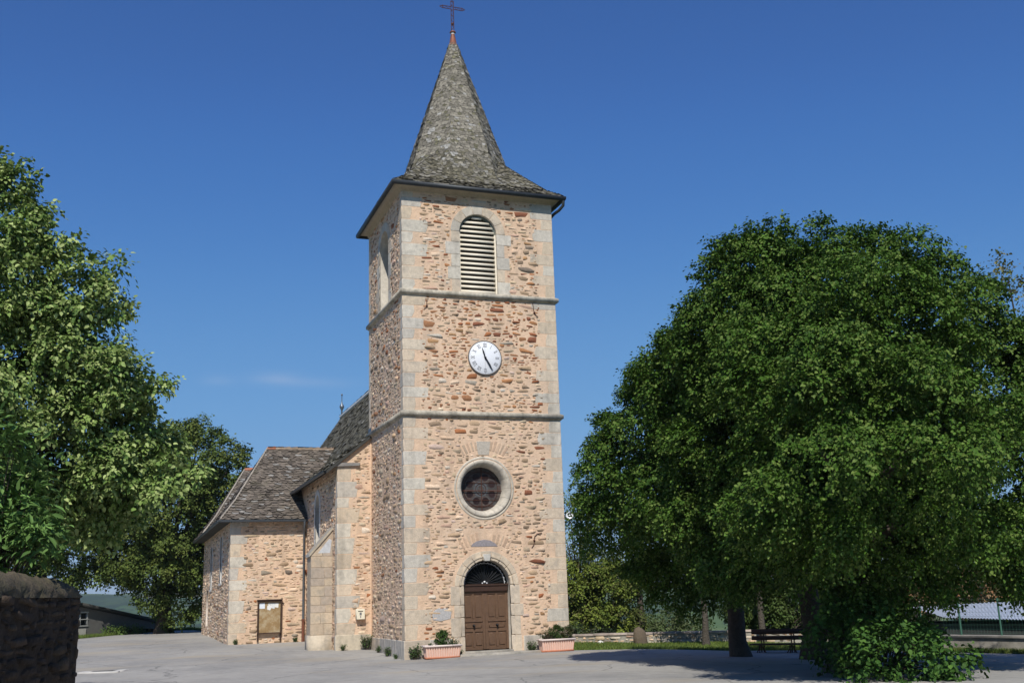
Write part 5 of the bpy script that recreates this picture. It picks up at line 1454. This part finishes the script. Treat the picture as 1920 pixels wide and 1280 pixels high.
tag(ms.build('standing_stone', M['stone'], loc=(9.85, 2.7, 0), smooth=False), 'upright weathered boulder leaning in front of the low stone wall', 'stone')
ms = MB(); ms.lathe((8.9, 4.3, 0), (0.2, -.3, 1), [(.0, -.02), (.12, .0), (.13, .06), (.06, .12), (0, .13)], 9, (.72, .70, .66))
tag(ms.build('stone', M['stone'], loc=(8.9, 4.3, 0)), 'small white stone on the grass below the low wall', 'stone')

# bench: three long planks on X-braced iron legs
bn = thing('bench', 'long brown slatted park bench between the lime trunks', 'bench', (10.9, -5.4, -.15))
bu = np.array((.72, -.69)); bu /= np.linalg.norm(bu); bnn = np.array((bu[1], -bu[0])) * 1.0
def BP(s_, d_, z): q = np.array((10.0, -4.65)) + bu*s_ - bnn*d_; return (q[0], q[1], z - .13)
def plank(a, b, d0, d1, z0, z1):
    o = MB()
    P = [BP(a, d0, z0), BP(b, d0, z0), BP(b, d1, z0), BP(a, d1, z0), BP(a, d0, z1), BP(b, d0, z1), BP(b, d1, z1), BP(a, d1, z1)]
    o.add(P, [(0, 3, 2, 1), (4, 5, 6, 7), (0, 1, 5, 4), (1, 2, 6, 5), (2, 3, 7, 6), (3, 0, 4, 7)]); return o
BL = 2.5
plank(0, BL, .42, .455, .62, .78).build('backrest', M['benchwood'], bn)
plank(0, BL, .40, .435, .44, .57).build('backrest', M['benchwood'], bn)
plank(0, BL, .0, .40, .30, .345).build('seat', M['benchwood'], bn)
for s_ in (.3, 1.25, 2.2):
    o = MB()
    o.tube([BP(s_, .36, -.05), BP(s_, .40, .34), BP(s_, .46, .76)], .02, 6)
    o.tube([BP(s_ + .08, .36, -.05), BP(s_ + .08, .40, .34), BP(s_ + .08, .46, .76)], .02, 6)
    o.tube([BP(s_ - .18, .05, -.05), BP(s_ + .04, .2, .30)], .016, 6); o.tube([BP(s_ + .26, .05, -.05), BP(s_ + .04, .2, .30)], .016, 6)
    o.tube([BP(s_, .05, -.05), BP(s_, .05, .30)], .018, 6); o.tube([BP(s_, .03, .298), BP(s_ + .08, .42, .298)], .016, 6)
    o.build('leg', M['iron'], bn)

# retaining wall with mesh fence, metal-roofed shed below it
cw = MB()
ca, cb = np.array((15.35, -7.3)), np.array((17.6, -14.2)); cu_ = (cb - ca) / np.linalg.norm(cb - ca); cn = np.array((cu_[1], -cu_[0])); CLn = np.linalg.norm(cb - ca)
f = Fr((*(ca + cn*.12), -1.2), (*cu_, 0), (0, 0, 1), (*cn, 0))
cw.prism(f, [(0, 0), (CLn, 0), (CLn, 1.46), (0, 1.52)], -.3, 0, bev=.015)
f2 = Fr((*(ca + cn*.18), .26), (*cu_, 0), (*-cn, 0), (0, 0, 1))
cw.prism(f2, [(0, 0), (CLn, 0), (CLn, .4), (0, .4)], 0, .07, bev=.01, cap0=True)
tag(cw.build('retaining_wall', M['concrete'], loc=(15.4, -7.5, 0)), 'low grey concrete retaining wall under the wire fence at right', 'wall')
fc = thing('wire_fence', 'green wire mesh fence on the concrete wall at right', 'fence', (15.6, -7.9, .33))
for i in range(6):
    s_ = .55 + i * 1.28
    if s_ > CLn: break
    q = ca + cu_ * s_ - cn * .05
    o = MB(); o.tube([(q[0], q[1], .3), (q[0], q[1], 1.42)], .028, 8); o.build('post', M['greenpaint'], fc)
q = ca + np.array((.25, 1.25)); o = MB(); o.tube([(q[0], q[1], -.4), (q[0], q[1], 1.2)], .028, 8); o.build('post', M['greenpaint'], fc)
o = MB()
def cp_(s_, z): q = ca + cu_*s_ - cn*.05; return (q[0], q[1], z)
for k in range(9):
    z = .38 + k * .125; o.tube([cp_(.0, z), cp_(CLn, z)], .0025, 3, cap=False)
for k in range(int(CLn / .10)):
    s_ = .0 + k * .10; o.tube([cp_(s_, .36), cp_(s_, 1.40)], .0022, 3, cap=False)
o.build('mesh_panel', M['greenpaint'], fc)

sh = thing('metal_roof_shed', 'low dark shed with a sloping corrugated metal roof behind the fence', 'shed', (21, -3, -2.2))
ra, rb, rc, rd = np.array((19.39, -1.28, .98)), np.array((26.5, .2, 1.32)), np.array((27.5, -9.0, .70)), np.array((18.6, -6.6, .62))
ra = np.array((18.0, -2.2, .86)); 
o = MB(); nu_, nv_ = 260, 6
V = []
for i in range(nu_ + 1):
    a_ = i / nu_
    e0 = np.array((18.25, -4.08, .72)) * (1 - a_) + np.array((20.8, -10.6, .50)) * a_          # eave, near
    e1 = np.array((19.6, -0.9, 1.02)) * (1 - a_) + np.array((27.5, -6.5, 1.36)) * a_        # ridge, far
    for j in range(nv_ + 1):
        b_ = j / nv_; p = e0 * (1 - b_) + e1 * b_
        V.append((p[0], p[1], p[2] + .02 * math.sin(i * math.pi / 2)))
o.add(V, [(i*(nv_+1) + j, (i+1)*(nv_+1) + j, (i+1)*(nv_+1) + j+1, i*(nv_+1) + j+1) for i in range(nu_) for j in range(nv_)])
o.build('roof', M['metalroof'], sh)
o = MB()
for a_, b_ in (((18.45, -3.9), (20.9, -10.3)), ((20.9, -10.3), (27.2, -6.6)), ((27.2, -6.6), (19.7, -1.1)), ((19.7, -1.1), (18.45, -3.9))):
    o.poly([(*a_, -3.4), (*b_, -3.4), (*b_, .50), (*a_, .50)])
o.build('wall', mat('dark_planks', (.045, .05, .048), .9, var=.3), sh)

# shed at the left, with a single sloping roof
ls = thing('lean_to_shed', 'grey lean-to shed with a sloping roof and white window, far left', 'shed', (-9, 34, 0))
sa, sb = np.array((-13.4, 29.4)), np.array((-6.4, 37.2)); su = (sb - sa) / np.linalg.norm(sb - sa); sn = np.array((su[1], -su[0])); SL = np.linalg.norm(sb - sa)
f = Fr((*sa, 0), (*su, 0), (0, 0, 1), (*sn, 0))
# roof line falls to the right
s0 = 3.9
def rz(s_): return 2.12 - max(0, s_ - s0) * .172
o = MB()
win_ = [(3.25, 1.05), (4.4, 1.05), (4.4, 1.75), (3.25, 1.75)]
gap_ = [(6.6, .25), (10.3, .25), (10.3, .62), (6.6, .86)]
sheet(o, f, [(0, -.5), (SL, -.5), (SL, rz(SL) - .05), (s0, 2.07), (0, 1.9)], [win_, gap_])
o.poly(f.pts([(0, -.5), (SL, -.5), (SL, rz(SL) - .05), (0, 1.9)], -4))
for s_ in (0, SL): o.poly([f.pts([(s_, -.5)], 0)[0], f.pts([(s_, -.5)], -4)[0], f.pts([(s_, rz(s_) - .06)], -4)[0], f.pts([(s_, rz(s_) - .06)], 0)[0]])
o.build('wall', M['shedwall'], ls)
o = MB()
for n0, n1, k0 in ((-4.2, .25, 0),):
    a_ = [f.pts([(s0 - .2, 2.16)], n)[0] for n in (n0, n1)]; b_ = [f.pts([(SL + .5, rz(SL + .5))], n)[0] for n in (n0, n1)]; c_ = [f.pts([(-.4, 1.98)], n)[0] for n in (n0, n1)]
    up = np.array((0, 0, .16))
    for q in ((a_, b_), (c_, a_)):
        o.add(np.array([q[0][0], q[1][0], q[1][1], q[0][1], q[0][0]+up, q[1][0]+up, q[1][1]+up, q[0][1]+up]), [(0, 1, 2, 3), (4, 7, 6, 5), (3, 2, 6, 7), (0, 4, 5, 1), (0, 3, 7, 4), (1, 5, 6, 2)])
o.build('roof', M['slate_under'], ls)
o = MB()
for a_, b_ in ((3.25, 3.31), (3.79, 3.85), (4.34, 4.4)): o.prism(f, [(a_, 1.05), (b_, 1.05), (b_, 1.75), (a_, 1.75)], -.1, .03)
for a_, b_ in ((1.0, 1.06), (1.37, 1.42), (1.74, 1.82)): o.prism(f, [(3.2, a_), (4.45, a_), (4.45, b_), (3.2, b_)], -.1, .036)
wn = o.build('window', mat('white_paint', (.42, .42, .40), .7), ls)
o = MB(); o.poly(f.pts(win_, -.06)); o.build('pane', M['glass'], wn)
o = MB(); o.prism(f, [(0, -.5), (4.3, -.5), (4.3, .88), (0, .88)], -.05, .04); o.build('pale_base', mat('pale_render', (.50, .48, .43), .95, var=.12, vscale=2), ls)
o = MB(); o.poly(f.pts(gap_, -.5)); o.build('opening', M['dark'], ls)
bush('hedge_plant', 'low green shrub in front of the lean-to shed, at the grass edge', (-8.6, 33.6, .3), [(-8.9, 33.5, .45, .5), (-8.2, 34.0, .42, .45), (-9.5, 33.0, .4, .42), (-7.6, 34.7, .38, .38)], 55, ((.09, .15, .035), (.11, .17, .04)), leaf=.11, dens=14)

# drain cover in the road
dc = thing('drain_cover', 'small iron drain cover set in pale concrete in the road at left', 'drain cover', (-9.15, 1.72, .03))
zr = float(zg(-9.15, 1.72)) + .03
o = MB()
f = Fr((-9.15, 1.72, zr), (.94, -.34, 0), (.34, .94, 0), (0, 0, 1))
def frame4(hw_, w_, n1):
    for P in ([(-hw_, -hw_), (hw_, -hw_), (hw_, -hw_+w_), (-hw_, -hw_+w_)], [(-hw_, hw_-w_), (hw_, hw_-w_), (hw_, hw_), (-hw_, hw_)], [(-hw_, -hw_+w_), (-hw_+w_, -hw_+w_), (-hw_+w_, hw_-w_), (-hw_, hw_-w_)], [(hw_-w_, -hw_+w_), (hw_, -hw_+w_), (hw_, hw_-w_), (hw_-w_, hw_-w_)]):
        o.prism(f, P, -.05, n1, bev=.006)
frame4(.62, .25, .012)
o.build('surround', mat('pale_concrete', (.52, .50, .46), .95, var=.15), dc)
o = MB(); o.prism(f, [(-.36, -.36), (.36, -.36), (.36, .36), (-.36, .36)], -.05, -.005)
for k in range(7): o.prism(f, [(-.32, -.32 + k*.1), (.32, -.32 + k*.1), (.32, -.27 + k*.1), (-.32, -.27 + k*.1)], -.04, .008)
o.build('grate', mat('cast_iron', (.07, .062, .055), .7, var=.3), dc)

# planters
def planter(x0, y0, x1, y1, label, seed):
    z0 = float(zg((x0+x1)/2, (y0+y1)/2)) + .03
    t = thing('planter', label, 'planter', ((x0+x1)/2, (y0+y1)/2, z0), 'planters beside the church door')
    o = MB()
    zt = z0 + .40; ti = .045
    lo = [(x0 + ti, y0 + ti), (x1 - ti, y0 + ti), (x1 - ti, y1 - ti), (x0 + ti, y1 - ti)]
    hi = [(x0, y0), (x1, y0), (x1, y1), (x0, y1)]
    for k in range(4):
        a, b, c, d = lo[k], lo[(k+1) % 4], hi[(k+1) % 4], hi[k]
        n = 14 if k % 2 == 0 else 6
        nv = np.array((b[1]-a[1], -(b[0]-a[0]))); nv = nv / np.linalg.norm(nv)
        for i in range(n):
            for (f0, f1, g0, g1) in ((i/n, (i+.62)/n, 0, 0), ((i+.62)/n, (i+.68)/n, 0, -.028), ((i+.68)/n, (i+.94)/n, -.028, -.028), ((i+.94)/n, (i+1)/n, -.028, 0)):
                def Q(fr_, g, lo_): 
                    p, q = (a, b) if lo_ else (d, c)
                    return (p[0] + (q[0]-p[0])*fr_ + nv[0]*g, p[1] + (q[1]-p[1])*fr_ + nv[1]*g, z0 + .05 if lo_ else zt)
                o.poly([Q(f0, g0, 1), Q(f1, g1, 1), Q(f1, g1, 0), Q(f0, g0, 0)])
    o.build('body', M['pink'], t)
    o = MB()
    w_ = .05
    for P in (((x0 - .03, y0 - .03), (x1 + .03, y0 + w_)), ((x0 - .03, y1 - w_), (x1 + .03, y1 + .03)), ((x0 - .03, y0 + w_), (x0 + w_, y1 - w_)), ((x1 - w_, y0 + w_), (x1 + .03, y1 - w_))):
        o.box((*P[0], zt - .035), (*P[1], zt + .02))
    o.build('rim', M['pinkrim'], t)
    o = MB(); o.box((x0 + .03, y0 + .03, z0), (x1 - .03, y1 - .03, z0 + .055)); o.build('base', M['terracotta'], t)
    o = MB(); o.poly([(x0 + .02, y0 + .02, zt - .03), (x1 - .02, y0 + .02, zt - .03), (x1 - .02, y1 - .02, zt - .03), (x0 + .02, y1 - .02, zt - .03)]); o.build('soil', M['soil'], t)
    return zt
BOX = ((.055, .105, .022), (.075, .13, .028), (.04, .085, .02))
def ball(label, x, y, z, r, seed, pal=BOX, leaf=.035, sq=1.0):
    t = thing('box_ball', label, 'potted shrub', (x, y, z), 'clipped shrubs in the planters')
    mb, *_ = crown([(x, y, z + r*1.1, r)], leaf=leaf, per=10, dens=420, pal=pal, seed=seed, slen=.08, wid=.7, droop=.05, inner=.5, clump=.06)
    mb.build('leaves', M['leaf'], t)
    o = MB(); o.tube([(x, y, z - .05), (x, y, z + r)], .015, 6); o.build('stem', M['bark'], t)
def sprig(name, label, cat, x, y, z, h, seed, pal, leaf=.05, n=40, spread=.5, group=None, wid=.5, hang=0):
    rg = np.random.default_rng(seed)
    t = thing(name, label, cat, (x, y, z), group)
    o = MB(); P = []; A = []
    for i in range(n):
        a = rg.uniform(0, 2*np.pi); q = spread * rg.random() ** .7 * h; hh_ = h * rg.uniform(.4, 1.0)
        e = np.array((x + q*math.cos(a), y + q*math.sin(a)*.7, z + hh_ - hang * q))
        b = np.array((x + .25*q*math.cos(a), y + .25*q*math.sin(a), z))
        m_ = (b + e) / 2 + np.array((0, 0, .12*h))
        o.tube([b, m_, e], [.006, .004, .002], 4, cap=False)
        for tt in np.linspace(.25, 1, 8):
            p = (1-tt)**2*b + 2*tt*(1-tt)*m_ + tt*tt*e
            P.append(p + rg.normal(0, leaf*.3, 3)); A.append(rg.normal(size=3) + np.array((math.cos(a), math.sin(a), .5)))
    o.build('stems', M['bark'], t)
    P = np.array(P); A = unit(np.array(A)); m_ = len(P); pal = np.array(pal)
    mb = MB(); leaf_faces(mb, P, A, unit(rg.normal(size=(m_, 3)) * .5 + np.array((0, -.3, 1))), leaf * rg.uniform(.6, 1.3, m_), wid, pal[rg.integers(0, len(pal), m_)] * rg.uniform(.7, 1.3, (m_, 1)))
    mb.build('leaves', M['leaf'], t)
zt = planter(.48, -.78, 1.66, -.36, 'salmon ribbed planter left of the church door with one clipped ball', 1)
ball('round clipped box ball in the planter left of the church door', 1.08, -.57, zt - .03, .22, 91)
PG = ((.06, .10, .035), (.08, .12, .05), (.10, .13, .07))
TP = 'loose plants in the planters'
sprig('trailing_plant', 'loose grey green plant hanging over the right end of the left planter', 'plant', 1.42, -.6, zt - .03, .32, 92, PG, .05, 46, 1.0, TP, hang=.5)
sprig('trailing_plant', 'tiny green plant at the left end of the left planter', 'plant', .70, -.6, zt - .03, .13, 93, PG, .035, 24, .8, TP, hang=.3)
sprig('trailing_plant', 'wisps trailing over the front rim of the left planter beneath the ball', 'plant', 1.12, -.74, zt + .0, .10, 94, PG, .03, 26, 1.4, TP, hang=1.1)
zt = planter(4.52, -.68, 5.70, -.26, 'salmon ribbed planter right of the church door with three plants', 2)
ball('taller clipped ball in the middle of the right planter', 5.12, -.47, zt - .03, .22, 95, ((.05, .085, .022), (.07, .105, .03)))
ball('reddish green clipped ball at the right end of the right planter', 5.52, -.47, zt - .03, .20, 96, ((.05, .075, .025), (.09, .085, .035)))
sprig('trailing_plant', 'dark reddish leafy plant at the left end of the right planter', 'plant', 4.78, -.5, zt - .03, .36, 97, ((.06, .085, .03), (.11, .08, .045), (.05, .07, .025)), .05, 70, .9, TP, hang=.2)

# weeds at the foot of the walls
WD = ((.06, .11, .03), (.08, .13, .035), (.05, .085, .03))
WG = 'weeds along the church walls'
for lab, x, y, h, n, sd, lf in (
        ('tallest leafy weed in the angle between nave and tower', -.22, 4.80, .55, 60, 101, .06),
        ('low weed at the foot of the nave corner', -1.1, 4.75, .22, 34, 102, .045),
        ('small weed at the tower side plinth, farthest from the corner', -.16, 3.2, .26, 36, 103, .04),
        ('bushy weed at the middle of the tower side plinth', -.18, 1.75, .32, 50, 104, .045),
        ('flat weed at the near end of the tower side plinth', -.16, .6, .16, 34, 105, .04),
        ('tall broad leaved weed between tower corner and left planter', .26, -.22, .46, 44, 106, .075),
        ('low spreading weed between the left planter and the door step', 1.72, -.45, .22, 50, 107, .04),
        ('flowering weed between door step and right planter', 4.32, -.22, .40, 40, 108, .05),
        ('small weed at the near corner of the transept', -4.2, 11.8, .22, 30, 109, .05),
        ('dry grassy weed at the foot of the downpipe', -1.75, 11.8, .22, 40, 110, .045)):
    sprig('weed', lab, 'weed', x, y, float(zg(x, y)) + .02, h, sd, WD, lf, n, .55, WG)

# ------------------------------------------------------------------ summer haze over the valley
o = MB(); o.box((-9300, -9300, -90), (9300, 9300, 130))
m = bpy.data.materials.new('haze'); m.use_nodes = True
N = m.node_tree.nodes; N.remove(N['Principled BSDF'])
pv = N.new('ShaderNodeVolumePrincipled'); pv.inputs['Color'].default_value = (.66, .79, .89, 1); pv.inputs['Density'].default_value = .00012
pv.inputs['Anisotropy'].default_value = 0.0
m.node_tree.links.new(pv.outputs[0], N['Material Output'].inputs['Volume'])
tag(o.build('haze', m), kind='stuff')
